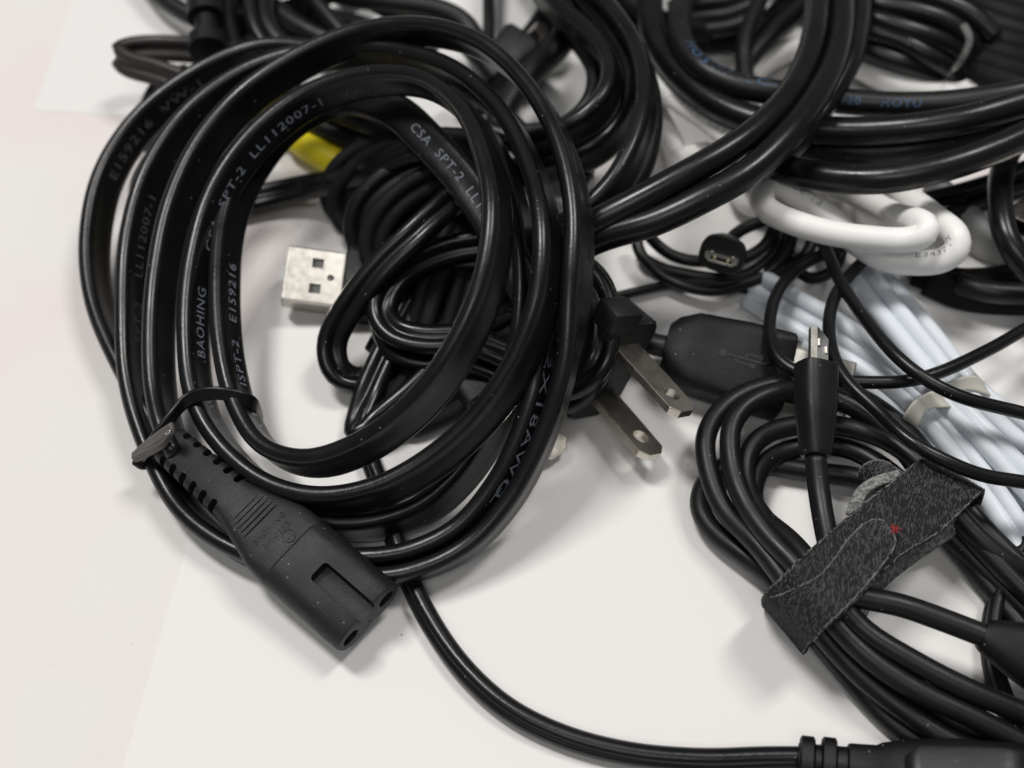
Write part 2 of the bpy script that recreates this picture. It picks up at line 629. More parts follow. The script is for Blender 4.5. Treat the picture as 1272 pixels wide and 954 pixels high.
# ================================================================== main coiled power cord with two-hole plug
UL = (-.52, .50, .70)
cord = thing('power_cable', P(420, 400), 'thick black flat power cord coiled at left, ending in a two-hole plug', 'power cord')
coil_pts = [
    (226, 566, 10.5), (212, 540, 11.5), (200, 490, 12), (197, 420, 14), (203, 340, 17), (220, 260, 20), (255, 185, 23), (310, 122, 26), (385, 73, 30),
    (460, 45, 34), (535, 40, 38), (605, 62, 41), (662, 115, 42), (700, 185, 42), (718, 265, 40), (717, 350, 36), (702, 462, 27, (-.2, .22, .95)),
    (673, 552, 18), (633, 626, 11), (580, 681, 6.5), (505, 713, 5), (400, 718, 4, UL), (300, 690, 3), (235, 640, 3.5), (192, 560, 5),
    (168, 480, 7), (163, 400, 10), (168, 300, 14), (192, 218, 18), (240, 148, 21), (312, 96, 25), (400, 70, 28),
    (480, 68, 31), (560, 88, 35), (622, 138, 38), (662, 210, 40), (680, 290, 40), (676, 370, 36), (648, 450, 29), (600, 520, 22),
    (540, 575, 16.5), (470, 612, 13), (400, 622, 11), (335, 603, 10), (280, 555, 10.5), (250, 500, 12),
    (240, 420, 14.5), (247, 330, 18), (272, 245, 22), (318, 178, 26), (380, 128, 30),
    (450, 103, 34), (520, 103, 38), (575, 138, 42), (606, 200, 44), (618, 270, 43.5), (608, 350, 40), (575, 430, 34), (525, 500, 27),
    (460, 552, 20), (390, 576, 15.5), (335, 560, 13.5), (302, 510, 13.5),
    (284, 440, 15), (279, 350, 17), (288, 270, 18.5), (318, 203, 20), (370, 148, 22, (.0, .7, .6)), (430, 121, 24.5, (.45, .75, .4)), (488, 137, 27, (.7, .7, .1)), (536, 180, 28.5, (.75, .6, .1)), (586, 238, 28.5, (.75, .6, .1)),
    (640, 330, 27, (.8, .5, .2)), (670, 405, 25, (.5, .5, .7)), (676, 468, 24, (-.62, .35, .70)), (650, 553, 17, (-.62, .35, .70)), (622, 606, 12), (577, 659, 7.5), (518, 690, 5.5, UL), (460, 698, 5),
    (390, 690, 4), (300, 650, 3.5), (240, 590, 3.5), (200, 530, 4),
    (158, 460, 5), (125, 380, 6.5), (118, 300, 9), (135, 220, 12), (180, 152, 15), (250, 98, 18), (330, 66, 20),
    (420, 72, 22), (520, 95, 25), (600, 160, 27), (640, 250, 28), (655, 340, 26), (650, 430, 22), (625, 510, 15), (585, 580, 9),
    (530, 632, 6), (460, 655, 5), (390, 650, 4.5), (330, 620, 4)]
C1 = cable('cord', coil_pts, ('flat', 7.6, 3.2), BLK, cord, UL, 1.0, 14)
nC = len(C1.pos)


def near(c, px, py, lo=0.0, hi=1.0):
    n = len(c.pos)
    return min(range(int(lo * n), int(hi * n)), key=lambda i: (scr(c.pos[i])[0] - px) ** 2 + (scr(c.pos[i])[1] - py) ** 2)


i_ = near(C1, 163, 400, .2, .36)
print_on(C1, 'LL112007-1', 168, 345, 18, 1.8, INKD, 1, -.4, None, i_ - 40, i_ + 60)
print_on(C1, 'SPT-2', 163, 430, 8.5, 1.8, INKD, 1, -.4, None, i_ - 40, i_ + 60)
i_ = near(C1, 240, 440, .36, .55)
print_on(C1, '.BAOHING', 243, 452, 15.5, 2.0, INK, 1, -.3, None, i_ - 40, i_ + 40)
print_on(C1, 'CSA  SPT-2  LL112007-1', 256, 312, 41, 1.65, INK, 1, -.3, None, i_ - 40, i_ + 80)
print_on(C1, 'VW-1  2X18AWG', 422, 112, 27, 1.8, INKD, 1, -.3, None, i_, i_ + 200)
i_ = near(C1, 284, 440, .58, .75)
print_on(C1, 'ISPT-2   E159216', 287, 487, 27, 1.9, INK, 1, -.4, None, i_ - 40, i_ + 60)
i_ = near(C1, 540, 195, .60, .80)
print_on(C1, 'CSA  SPT-2  LL112007-1', 515, 160, 38, 1.8, INK, 1, 0, None, i_ - 40, i_ + 60)
i_ = near(C1, 676, 480, .62, .85)
print_on(C1, '2X18AWG', 676, 448, 25, 1.9, INK, 1, -1.3, None, i_ - 40, i_ + 60)
print_on(C1, 'LL', 628, 596, 5, 1.8, INK, 1, -1.1, None, i_ - 40, i_ + 80)
i_ = near(C1, 180, 152, .82, 1)
print_on(C1, 'E159216  VW-1', 138, 222, 30, 1.9, INKD, 1, 0, None, i_ - 60, i_ + 60)
i_ = near(C1, 275, 545, .36, .55)
print_on(C1, 'AWG BAO', 236, 492, 12, 1.9, INK, -1, .2, None, i_ - 30, i_ + 30)
print_on(C1, 'UL)', 303, 500, 7, 2.2, INKK, -1, .2, None, near(C1, 302, 510, .5, .64) - 20, near(C1, 302, 510, .5, .64) + 20)

# --- two-hole plug at its end
tip = P(458, 768, 7.4)
back = P(210, 552, 10.5)
ax = (tip - back)
LEN = ax.length
Mpl = frame(tip, ax, S(.24, .24, 1))
bm = bmesh.new()
sr = 7.4
L0 = -LEN
secs = [(L0, sect(6.6, 5.0, 3.2)), (L0 + .6, sect(sr, 5.6, 3.2)), (L0 + 17.5, sect(8.6, 6.4, 3.4)),
        (L0 + 19, sect(9.2, 6.8, 3.6)), (-25.5, sect(12.2, 7.3, 4.0)), (-22, sect(14.4, 7.4, 4.0)), (-17.7, sect(14.8, 7.4, 4.0)),
        (-17.3, stad(15.0, 8.2)), (-.5, stad(14.7, 7.9)), (0, stad(14.1, 7.3))]
add_loft(bm, secs)
plug = bm_obj('connector', bm, PLUG, cord, Mpl, True, 32)
cut = bmesh.new()
add_box(cut, (0, -5, 4.3), (3.9, 12.5, 5.2), .7)          # key channel, top
add_box(cut, (0, -5, -5.6), (3.9, 12.5, 5.2), .7)
boolean(plug, cut, Mpl)
cut = bmesh.new()
for sx in (-1, 1):
    add_cyl(cut, (sx * 4.35, -9, 0), (sx * 4.35, 1, 0), 1.7, n=28)
    for i in range(6):
        y = L0 + 2.6 + i * 2.65
        add_box(cut, (sx * 4.1, y, 1.6), (3.8, 1.3, 5.6), .5)
for i in range(5):
    add_box(cut, (0, -25.0 - i * .95, 3.75), (7.8, .45, 1.0))
add_cyl(cut, (0, -6, -1.5), (0, 1, -1.5), .35, n=12)
boolean(plug, cut, Mpl)
plug.data.set_sharp_from_angle(angle=math.radians(32))
for sx in (-1, 1):
    bm = bmesh.new(); add_cyl(bm, (sx * 4.35, -8.9, 0), (sx * 4.35, -2.2, 0), 1.15, n=20)
    bm_obj('contact', bm, DARKIN, plug, Mpl)


def emboss(txt, x, y, zz, size, M, parent, mat, flip=1, h=.19):
    v, f = text_verts(txt)
    x1 = max(q[0] for q in v); x0 = min(q[0] for q in v)
    bm = bmesh.new()
    vs = [bm.verts.new((x + flip * (q[0] - (x0 + x1) / 2) * size, y + flip * (q[1] - .35) * size, zz)) for q in v]
    for q in f:
        try:
            bm.faces.new([vs[i] for i in q])
        except ValueError:
            pass
    r = bmesh.ops.extrude_face_region(bm, geom=bm.faces[:])
    for g in r['geom']:
        if isinstance(g, bmesh.types.BMVert):
            g.co.z += h
    return bm_obj('embossed_text', bm, mat, parent, M)


emboss('BAOHING', 0, -23.0, 3.62, 1.5, Mpl, plug, PLUG, -1)
emboss('BH-035B', 0, -21.2, 3.62, 1.5, Mpl, plug, PLUG, -1)
emboss('UL', -1.2, -19.4, 3.62, 1.5, Mpl, plug, PLUG, -1)
bm = bmesh.new()
add_cyl(bm, (-1.2, -19.4, 3.5), (-1.2, -19.4, 3.88), 1.25, n=28)
k = bm_obj('embossed_ring', bm, PLUG, plug, Mpl)
cut = bmesh.new(); add_cyl(cut, (-1.2, -19.4, 3), (-1.2, -19.4, 5), 1.05, n=28); boolean(k, cut, Mpl)

# --- twist tie
tie = thing('twist_tie', P(230, 540), 'short black twist tie with worn grey ends round the thick coiled cord', 'twist tie')
cable('band', [(320, 552, 6), (322, 520, 10), (311, 499, 15.5), (285, 490, 17.2), (255, 489, 17.2), (232, 497, 16), (212, 520, 15.5),
               (192, 548, 13.5), (176, 566, 9)], ('flat', 2.6, .9), BLK, tie, wide=(.1, 1, .35), step=.7, smooth=6)
cable('twisted_end', [(167, 568, 9), (180, 556, 12), (197, 543, 15.5), (215, 531, 18.5)], ('flat', 2.1, 1.0), TWG, tie, wide=(.5, .8, .4), step=.5, smooth=3)
cable('twisted_end', [(168, 570, 9), (184, 562, 12), (203, 551, 15), (212, 538, 17)], ('flat', 1.7, .8), TWG, tie, wide=(.2, .6, .8), step=.5, smooth=3)
cable('twisted_end', [(170, 571, 8.5), (180, 577, 6), (190, 574, 5.5), (198, 580, 4)], ('flat', 2.4, 1.0), BLKM, tie, wide=(.2, .8, .5), step=.5, smooth=2)
cable('wire_core', [(206, 539, 18.2), (212.5, 535, 18.9)], ('round', .55), STEEL, tie, step=.3, smooth=0)

# ================================================================== knotted two-core cord inside the coil, with two-blade plug
knot = thing('power_cable', P(560, 380), 'thin glossy two-core cord knotted inside the thick coil, ending in a two-blade plug', 'power cord')
PR = ('pair', 6.0, 3.1)
cable('cord', [(286, 256, 3), (330, 244, 3.5), (380, 233, 6), (425, 224, 12), (470, 205, 20), (520, 185, 25), (575, 195, 26, 10), (575, 230, 25),
               (525, 282, 24, -5), (475, 330, 20), (432, 385, 14, 10), (412, 428, 9, 20), (420, 462, 6, 30), (448, 472, 4, 45), (482, 455, 4, 30),
               (515, 425, 5)], PR, BLK2, knot, 15, .9, 8)
for k_, (dx, dy, dz) in enumerate([(0, 0, 0), (4, 22, -4)]):
    cable('cord_loop', [(640, 300 + dy, 18 + dz), (560, 310 + dy * .5, 17 + dz), (505, 335, 16 + dz), (478 + dx, 365, 15 + dz), (474 + dx, 390 + dy * .6, 14 + dz), (492 + dx, 413 + dy, 14 + dz), (530, 422 + dy, 14 + dz), (580, 422 + dy, 14 + dz),
                        (640, 445 + dy, 12 + dz), (700, 480 + dy * .5 + k_ * 6, 12 + dz), (740 - k_ * 3, 455 + k_ * 10, 17 + dz), (752 + k_, 405 + k_ * 3, 20 + dz), (737 + k_ * 3, 352 - k_ * 2, 21 + dz),
                        (690, 320, 19 + dz), (630, 305 + dy, 18 + dz)], PR, BLK2, knot, 20, 1.0, 10)
for k_, pts in enumerate([
        [(600, 180, 22), (530, 178, 21), (470, 195, 18), (437, 225, 14), (424, 255, 9), (436, 278, 6), (470, 285, 5), (520, 270, 6)],
        [(610, 200, 22), (540, 200, 21), (485, 222, 19), (452, 255, 15), (445, 290, 10), (462, 315, 6), (500, 310, 5), (560, 300, 6)],
        [(600, 225, 21), (550, 220, 20), (500, 245, 18), (468, 285, 14), (466, 320, 10), (485, 340, 8), (530, 330, 8)],
        [(500, 175, 16), (455, 190, 14), (425, 212, 11), (414, 240, 7), (425, 264, 4), (460, 270, 4)]]):
    cable('cord_loop', pts, ('pair', 6.4, 3.3), DULL if k_ != 1 else BLKM, knot, 20, .9, 8)
c5 = cable('cord_loop', [(640, 400, 8), (585, 430, 8), (543, 462, 8), (509, 494, 7), (475, 522, 5.5), (452, 542, 4.2, 40), (441, 541, 4, 60), (446, 522, 4.5, 40), (460, 482, 6, 10),
                         (480, 438, 8), (500, 395, 9), (530, 340, 10)], PR, BLK2, knot, 10, .9, 6)
print_on(c5, '2X0.8', 517, 487, 11, 1.7, INKD, -1)
for pts in [
        [(600, 380, 7), (545, 430, 6), (515, 470, 5), (492, 508, 3.5), (500, 524, 3), (540, 514, 3), (600, 480, 3), (670, 450, 3)],
        [(580, 240, 16), (560, 300, 14), (535, 360, 11), (520, 410, 8), (510, 440, 5)],
        [(545, 250, 14), (520, 310, 12), (505, 360, 9), (500, 410, 5)],
        [(610, 250, 14), (592, 310, 12), (575, 370, 9), (560, 430, 6)],
        [(600, 270, 8), (560, 320, 7), (545, 380, 6), (530, 440, 4)],
        [(560, 230, 9), (535, 290, 8), (512, 340, 6), (490, 400, 4), (470, 440, 3)],
        [(640, 330, 6), (590, 350, 5), (540, 355, 4), (500, 375, 3), (480, 410, 3)],
        [(640, 370, 5), (590, 395, 4), (550, 400, 3), (515, 400, 3)]]:
    cable('cord_loop', pts, PR, DULL, knot, 8, .9, 6)

for pts in [  # low dull loops added to blacken the shadowed inside of the knot
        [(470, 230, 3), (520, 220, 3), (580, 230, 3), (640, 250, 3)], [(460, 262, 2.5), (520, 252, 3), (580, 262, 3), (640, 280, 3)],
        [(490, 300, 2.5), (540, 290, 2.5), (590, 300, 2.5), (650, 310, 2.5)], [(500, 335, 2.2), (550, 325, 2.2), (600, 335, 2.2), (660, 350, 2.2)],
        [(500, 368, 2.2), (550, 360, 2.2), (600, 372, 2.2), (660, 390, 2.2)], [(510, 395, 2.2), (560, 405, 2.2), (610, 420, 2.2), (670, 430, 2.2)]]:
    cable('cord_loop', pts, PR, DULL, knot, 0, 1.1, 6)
dN = Vector((.53, -.84, .08)).normalized()
sN = Vector((-.44, -.18, -.88)); sN = (sN - dN * sN.dot(dN)).normalized()


def blade(parent, base, d, nrm, length, mat=NICK, wd=6.3, th=1.55, taper=True):
    """flat nickel blade with a round hole and a chamfered tip; base centre, mm"""
    M = frame(base, d, nrm)
    bm = bmesh.new()
    h = wd / 2
    out = [(-h, -6), (h, -6), (h, length - 1.5), (h - 1.5, length), (-h + 1.5, length), (-h, length - 1.5)]
    n = 20
    ring = [(1.55 * math.cos(2 * math.pi * i / n), length - 4.6 + 1.55 * math.sin(2 * math.pi * i / n)) for i in range(n)]
    add_v = [bm.verts.new((x, y, -th / 2)) for x, y in out]
    f = bm.faces.new(add_v)
    r = bmesh.ops.extrude_face_region(bm, geom=[f])
    for g in r['geom']:
        if isinstance(g, bmesh.types.BMVert):
            g.co.z = th / 2
    bmesh.ops.bevel(bm, geom=bm.edges[:], offset=.16, segments=2, affect='EDGES', profile=.5)
    o = bm_obj('blade', bm, mat, parent, M)
    cut = bmesh.new(); add_cyl(cut, (0, length - 4.6, -4), (0, length - 4.6, 4), 1.6, n=28)
    boolean(o, cut, M)
    return o


b1 = P(780, 436, 16.5)
b2 = P(745, 488, 5.5)
mid = (b1 + b2) / 2
nB = -sN
xw = dN.cross(nB)
body_M = frame(mid, dN, nB)
bm = bmesh.new()
add_loft(bm, [(-27, sect(6, 8, 3)), (-20, sect(8, 12, 4)), (-13, sect(10, 19, 5)), (-7, sect(11.5, 22.5, 7)), (-.6, sect(12, 23.5, 8)), (0, sect(11.4, 22.8, 8))])
pb = bm_obj('plug_body', bm, PLUG, knot, body_M, True, 30)
bm = bmesh.new()
add_box(bm, (3.2, -3.0, 11.6), (7.5, 6.2, 5.0), 1.3)
bm_obj('grip_lug', bm, PLUG, pb, body_M, True, 40)
blade(knot, b1, dN, nB, 17.5)
blade(knot, b2, (dN + Vector((0, 0, -.02))), nB, 17.5)

# blade of a second plug that lies under the coil
pl2 = thing('plug', P(660, 540), 'black plug hidden under the thick coil, only its lower blade tip showing', 'plug')
bt = P(693, 562, 3.2)
d2 = Vector((.62, -.78, -.02)).normalized()
bb = bt - d2 * 17
blade(pl2, bb, d2, Vector((.1, -.1, 1)), 17.3)
bm = bmesh.new()
add_loft(bm, [(-20, sect(8, 6.4, 3)), (-10, sect(14, 6.5, 4)), (-.4, sect(16, 6.6, 6)), (0, sect(15, 6, 6))])
bm_obj('plug_body', bm, PLUG, pl2, frame(bb + Vector((0, 0, .6)), d2, (0, 0, 1)), True, 30)

# ================================================================== silver USB plug at centre left
usb = thing('usb_plug', P(400, 350), 'flat silver USB plug lying beside the knotted cord, inside the thick coil', 'usb plug')


def usb_a(root, M, L=12.0, bodyL=22.0, mat=PLUGS, holes=True, cablep=True):
    """local y points to the mouth; origin at the shell's root"""
    bm = bmesh.new(); add_box(bm, (0, L / 2 - 1, 0), (12, L + 2, 4.5), .45, 2)
    sh = bm_obj('metal_shell', bm, STEEL, root, M)
    cut = bmesh.new(); add_box(cut, (0, L - 3.4, 0), (11.3, 8.8, 3.8)); boolean(sh, cut, M)
    if holes:
        cut = bmesh.new()
        for sx in (-1, 1):
            add_box(cut, (sx * 2.75, 5.4, 2.2), (2.1, 2.3, 1.6))
        boolean(sh, cut, M)
        bm = bmesh.new()
        add_cyl(bm, (0, 2.6, 2.2), (0, 2.6, 2.45), .75, .55, n=16)
        bm_obj('dimple', bm, STEEL, sh, M, True)
        bm = bmesh.new(); add_box(bm, (0, 2.6, 2.52), (.5, 1.1, .05)); bm_obj('latch_mark', bm, DARKIN, sh, M)
    bm = bmesh.new(); add_box(bm, (0, L - 4.5, -.95), (11.2, 8, 1.8), .1)
    bm_obj('tongue', bm, plain('tongue_white', (.75, .75, .72), .5), root, M)
    bm = bmesh.new()
    add_loft(bm, [(-bodyL, sect(7, 6, 3)), (-bodyL + 2, sect(12, 7, 4)), (-bodyL * .5, sect(15.4, 8, 6)), (-.6, sect(15.4, 8, 7)), (0, sect(14.4, 7.2, 7))])
    bm_obj('overmould', bm, mat, root, M, True, 35)


pm = P(357, 343, 6.8); pr = P(426, 352, 4.8)
usb_a(usb, frame(pr, pm - pr, Vector((-.02, -.30, 1))), 11.8)
cable('lead', [pr + (pr - pm).normalized() * 21, P(560, 372, 4), P(620, 400, 3), P(670, 440, 3)], ('round', 3.6), BLKM, usb)

# ================================================================== yellow RCA plugs behind the coil
def rca(at, d, label, L=16, z=None):
    r = thing('rca_plug', at, label, 'rca plug', 'yellow RCA plugs behind the coil')
    M = frame(at, d, (0, 0, 1))
    bm = bmesh.new()
    add_loft(bm, [(-L, sect(4.5, 4.5, 2)), (-L + 2, sect(6, 6, 2)), (-3, sect(7, 7, 2)), (-.5, sect(7, 7, 2)), (0, sect(6.2, 6.2, 2))])
    bm_obj('barrel', bm, YEL, r, M, True, 40)
    bm = bmesh.new(); add_cyl(bm, (0, -.5, 0), (0, 6.5, 0), 3.1, 3.1, n=28)
    s = bm_obj('outer_contact', bm, STEEL, r, M, True, 40)
    cut = bmesh.new(); add_cyl(cut, (0, 1, 0), (0, 8, 0), 2.6, n=28); boolean(s, cut, M)
    bm = bmesh.new(); add_cyl(bm, (0, -.5, 0), (0, 13, 0), 1.5, 1.2, n=16)
    bm_obj('centre_pin', bm, STEEL, r, M, True, 40)
    cable('lead', [at - Vector(d).normalized() * (L - .5), at - Vector(d).normalized() * (L + 8) + Vector((-3, 4, -1)), at - Vector(d).normalized() * (L + 22) + Vector((-4, 16, -2))], ('round', 3.4), BLKM, r)
    return r


rca(P(428, 209, 4.2), Vector((.80, -.60, 0)), 'yellow RCA plug lying on the paper seen through the top of the coil')
rca(P(447, 172, 5), Vector((.75, -.62, 0)), 'yellow RCA plug with bright silver tip, mostly hidden beneath black cables', 13)

# ================================================================== single lead crossing the front with ribbed plug
fr = thing('front_lead', P(700, 850), 'single black cord curving across the white paper in front, with a ribbed strain relief', 'cord')
cf = cable('cord', [(455, 560, 2.4), (474, 610, 2.4), (487, 660, 2.4), (505, 712, 2.4), (533, 770, 2.4), (575, 830, 2.4), (630, 880, 2.4), (700, 915, 2.4), (780, 936, 2.4),
                    (870, 944, 2.4), (950, 942, 2.5), (1010, 942, 2.8)], ('flat', 4.1, 3.2), BLK, fr, (.45, .75, .25), 1.0, 12)
q0, q1 = P(996, 942, 3.2), P(1120, 956, 5.2)
Mf = frame(q0, q1 - q0, (0, 0, 1))
bm = bmesh.new()
add_loft(bm, [(-.6, sect(4.6, 4.2, 2.4)), (15, sect(5.6, 5.0, 2.6)), (16, sect(6, 5.6, 2.6))])
bm_obj('strain_relief', bm, PLUGS, fr, Mf, True, 40)
for y, ww in ((.8, 6.9), (4.2, 7.2)):
    bm = bmesh.new(); add_loft(bm, [(y - 1.2, sect(ww - .8, ww - 1.6, 3)), (y - .9, sect(ww, ww - .8, 3)), (y + .9, sect(ww, ww - .8, 3)), (y + 1.2, sect(ww - .8, ww - 1.6, 3))])
    bm_obj('ridge', bm, PLUGS, fr, Mf, True, 40)
bm = bmesh.new()
add_loft(bm, [(7.0, sect(6.2, 5.4, 3)), (7.3, sect(7.0, 6.2, 3)), (11.5, sect(7.4, 6.6, 3)), (12.3, sect(8.4, 7.4, 3)), (17, sect(11, 9.0, 3)), (24, sect(13, 9.6, 3)), (44, sect(14, 9.8, 3.2)), (48, sect(13, 9, 3))])
o = bm_obj('plug_body', bm, PLUGS, fr, Mf @ Matrix.Translation((0, 0, .1)) @ Matrix.Diagonal((.86, 1, .86, 1)), True, 40)
bm = bmesh.new()
add_loft(bm, [(15.5, sect(2, .5, 2)), (18, sect(6, .6, 2)), (30, sect(8, .6, 2)), (36, sect(7.5, .6, 2))])
bm_obj('oval_panel', bm, BLKM, o, Mf @ Matrix.Translation((0, 0, 3.98)), True)

# ================================================================== bound cable at lower right with hook-and-loop strap
mu = thing('charging_cable', P(980, 640), 'matte black round cable folded into loops at lower right with an upright micro connector', 'charging cable')
RD = ('round', 3.75)
loops = [
    # (loop that runs from under the strap round the left and back to the upper right)
    [(1272, 935, 4), (1195, 927, 5), (1132, 888, 6), (1070, 840, 7), (1020, 786, 8.5), (985, 735, 9.5), (940, 676, 9), (898, 632, 9), (880, 585, 9.5), (876, 545, 10), (890, 515, 10), (925, 488, 10), (985, 476, 10), (1060, 490, 9), (1120, 530, 8), (1170, 590, 7), (1230, 665, 6), (1300, 730, 5)],
    [(1300, 938, 7), (1205, 889, 9), (1144, 860, 10), (1083, 820, 11), (1035, 772, 12), (995, 710, 12.5), (950, 662, 12), (920, 615, 12), (907, 565, 12.5), (910, 525, 13), (935, 498, 13), (985, 484, 13), (1050, 500, 12), (1110, 545, 11), (1160, 610, 9), (1220, 680, 8), (1300, 760, 6)],
    [(1300, 898, 9), (1205, 858, 11), (1132, 820, 12), (1070, 780, 13), (1030, 730, 14), (985, 675, 12), (945, 640, 8), (925, 595, 7), (930, 560, 7.5), (955, 537, 8), (1000, 527, 9), (1050, 530, 10), (1100, 546, 11), (1140, 574, 11.5), (1190, 640, 10), (1240, 690, 8), (1310, 730, 5)],
    [(1290, 950, 2.4), (1193, 952, 2.4), (1146, 925, 2.4), (1100, 890, 2.6), (1050, 835, 3), (1005, 780, 4), (960, 718, 4.5), (918, 686, 4), (884, 658, 4), (869, 632, 4), (876, 600, 3.5), (910, 575, 3), (955, 578, 3), (1010, 586, 3), (1070, 594, 4), (1130, 620, 5), (1180, 670, 4), (1230, 730, 3), (1310, 830, 2.4)],
    [(1290, 925, 4), (1193, 900, 5), (1156, 874, 5.5), (1110, 842, 6.5), (1060, 800, 8), (1015, 735, 8), (975, 690, 7), (945, 650, 5), (935, 610, 5), (950, 575, 5), (990, 556, 5), (1050, 556, 6), (1110, 590, 7), (1160, 645, 6), (1230, 715, 4), (1310, 790, 3)],
]
for pts in loops:
    cable('cable_loop', pts, RD, BLKM, mu, step=1.2, smooth=12)
# micro connector standing up out of the loops
ctop = P(1014, 452, 24); cbot = P(1013, 566, 19.5)
cable('lead', [cbot, P(1016, 600, 18), P(1022, 640, 17), P(1030, 680, 16), P(1040, 715, 15)], RD, BLKM, mu)
dM = (ctop - cbot).normalized()
Mm = frame(ctop, dM, S(.35, -.1, 1))
LB = (ctop - cbot).length
bm = bmesh.new()
add_loft(bm, [(-LB - .2, sect(4.4, 4.4, 2.3)), (-LB, sect(4.9, 4.9, 2.4)), (-LB + .8, sect(5.4, 5.4, 2.4)), (-LB * .45, sect(7.0, 6.0, 3)), (-1, sect(7.2, 6.2, 3.2)), (-.25, sect(7.1, 6.1, 3.2)), (0, sect(6.6, 5.6, 3.2))])
bm_obj('connector_body', bm, BLKM, mu, Mm, True, 35)


def micro_shell(parent, M, L=5.6):
    wd, ht = 6.6, 1.9
    out = [(-wd / 2, ht / 2), (wd / 2, ht / 2), (wd / 2, -ht * .1), (wd / 2 - 1.0, -ht / 2), (-wd / 2 + 1.0, -ht / 2), (-wd / 2, -ht * .1)]
    inn = [(x * .90, z * .74) for x, z in out]
    bm = bmesh.new()
    a = [bm.verts.new((x, -.5, z)) for x, z in out]; b = [bm.verts.new((x, L, z)) for x, z in out]
    c = [bm.verts.new((x, L, z)) for x, z in inn]; d = [bm.verts.new((x, .6, z)) for x, z in inn]
    for r0, r1 in ((a, b), (b, c), (c, d)):
        for j in range(6):
            bm.faces.new((r0[j], r0[(j + 1) % 6], r1[(j + 1) % 6], r1[j]))
    bm.faces.new(a[::-1]); bm.faces.new(d)
    s = bm_obj('metal_shell', bm, STEEL, parent, M)
    bm = bmesh.new(); add_box(bm, (0, L * .45, -.1), (4.2, L * .9, .6)); bm_obj('contact_tongue', bm, DARKIN, s, M)
    for sx in (-1, 1):
        bm = bmesh.new(); add_box(bm, (sx * 2.1, L * .55, ht / 2), (.75, 1.5, .55), .15); bm_obj('spring_catch', bm, STEEL, s, M)
        bm = bmesh.new(); add_box(bm, (sx * 1.35, L * .86, -.1), (.6, .5, .75), .1); bm_obj('contact', bm, GOLD, s, M)
    return s


micro_shell(mu, frame(ctop + S(.2, 0, 0), dM, S(.92, -.1, .6)), 5.8)
# second end: thick plug at the right edge
u0 = P(1222, 789, 14)
cable('lead', [P(1040, 735, 15), P(1070, 742, 15), P(1116, 751, 15), P(1166, 768, 14.5), u0 + Vector((.5, -.3, 0))], ('round', 3.9), BLKM, mu)
uD = (P(1300, 822, 13) - u0)
bm = bmesh.new()
add_loft(bm, [(-.4, sect(4.6, 4.2, 2.4)), (.3, sect(5.6, 4.8, 2.4)), (6, sect(9.5, 7, 2.8)), (12, sect(12.5, 8, 3.2)), (34, sect(14, 8.2, 4)), (36, sect(13, 7.6, 4))])
bm_obj('plug_body', bm, PLUGS, mu, frame(u0, uD, (0, -.2, 1)), True, 40)

# --- strap
st = thing('cable_strap', P(1060, 690), 'wide black hook-and-loop strap with red lint wrapped round the lower right bundle', 'cable strap')


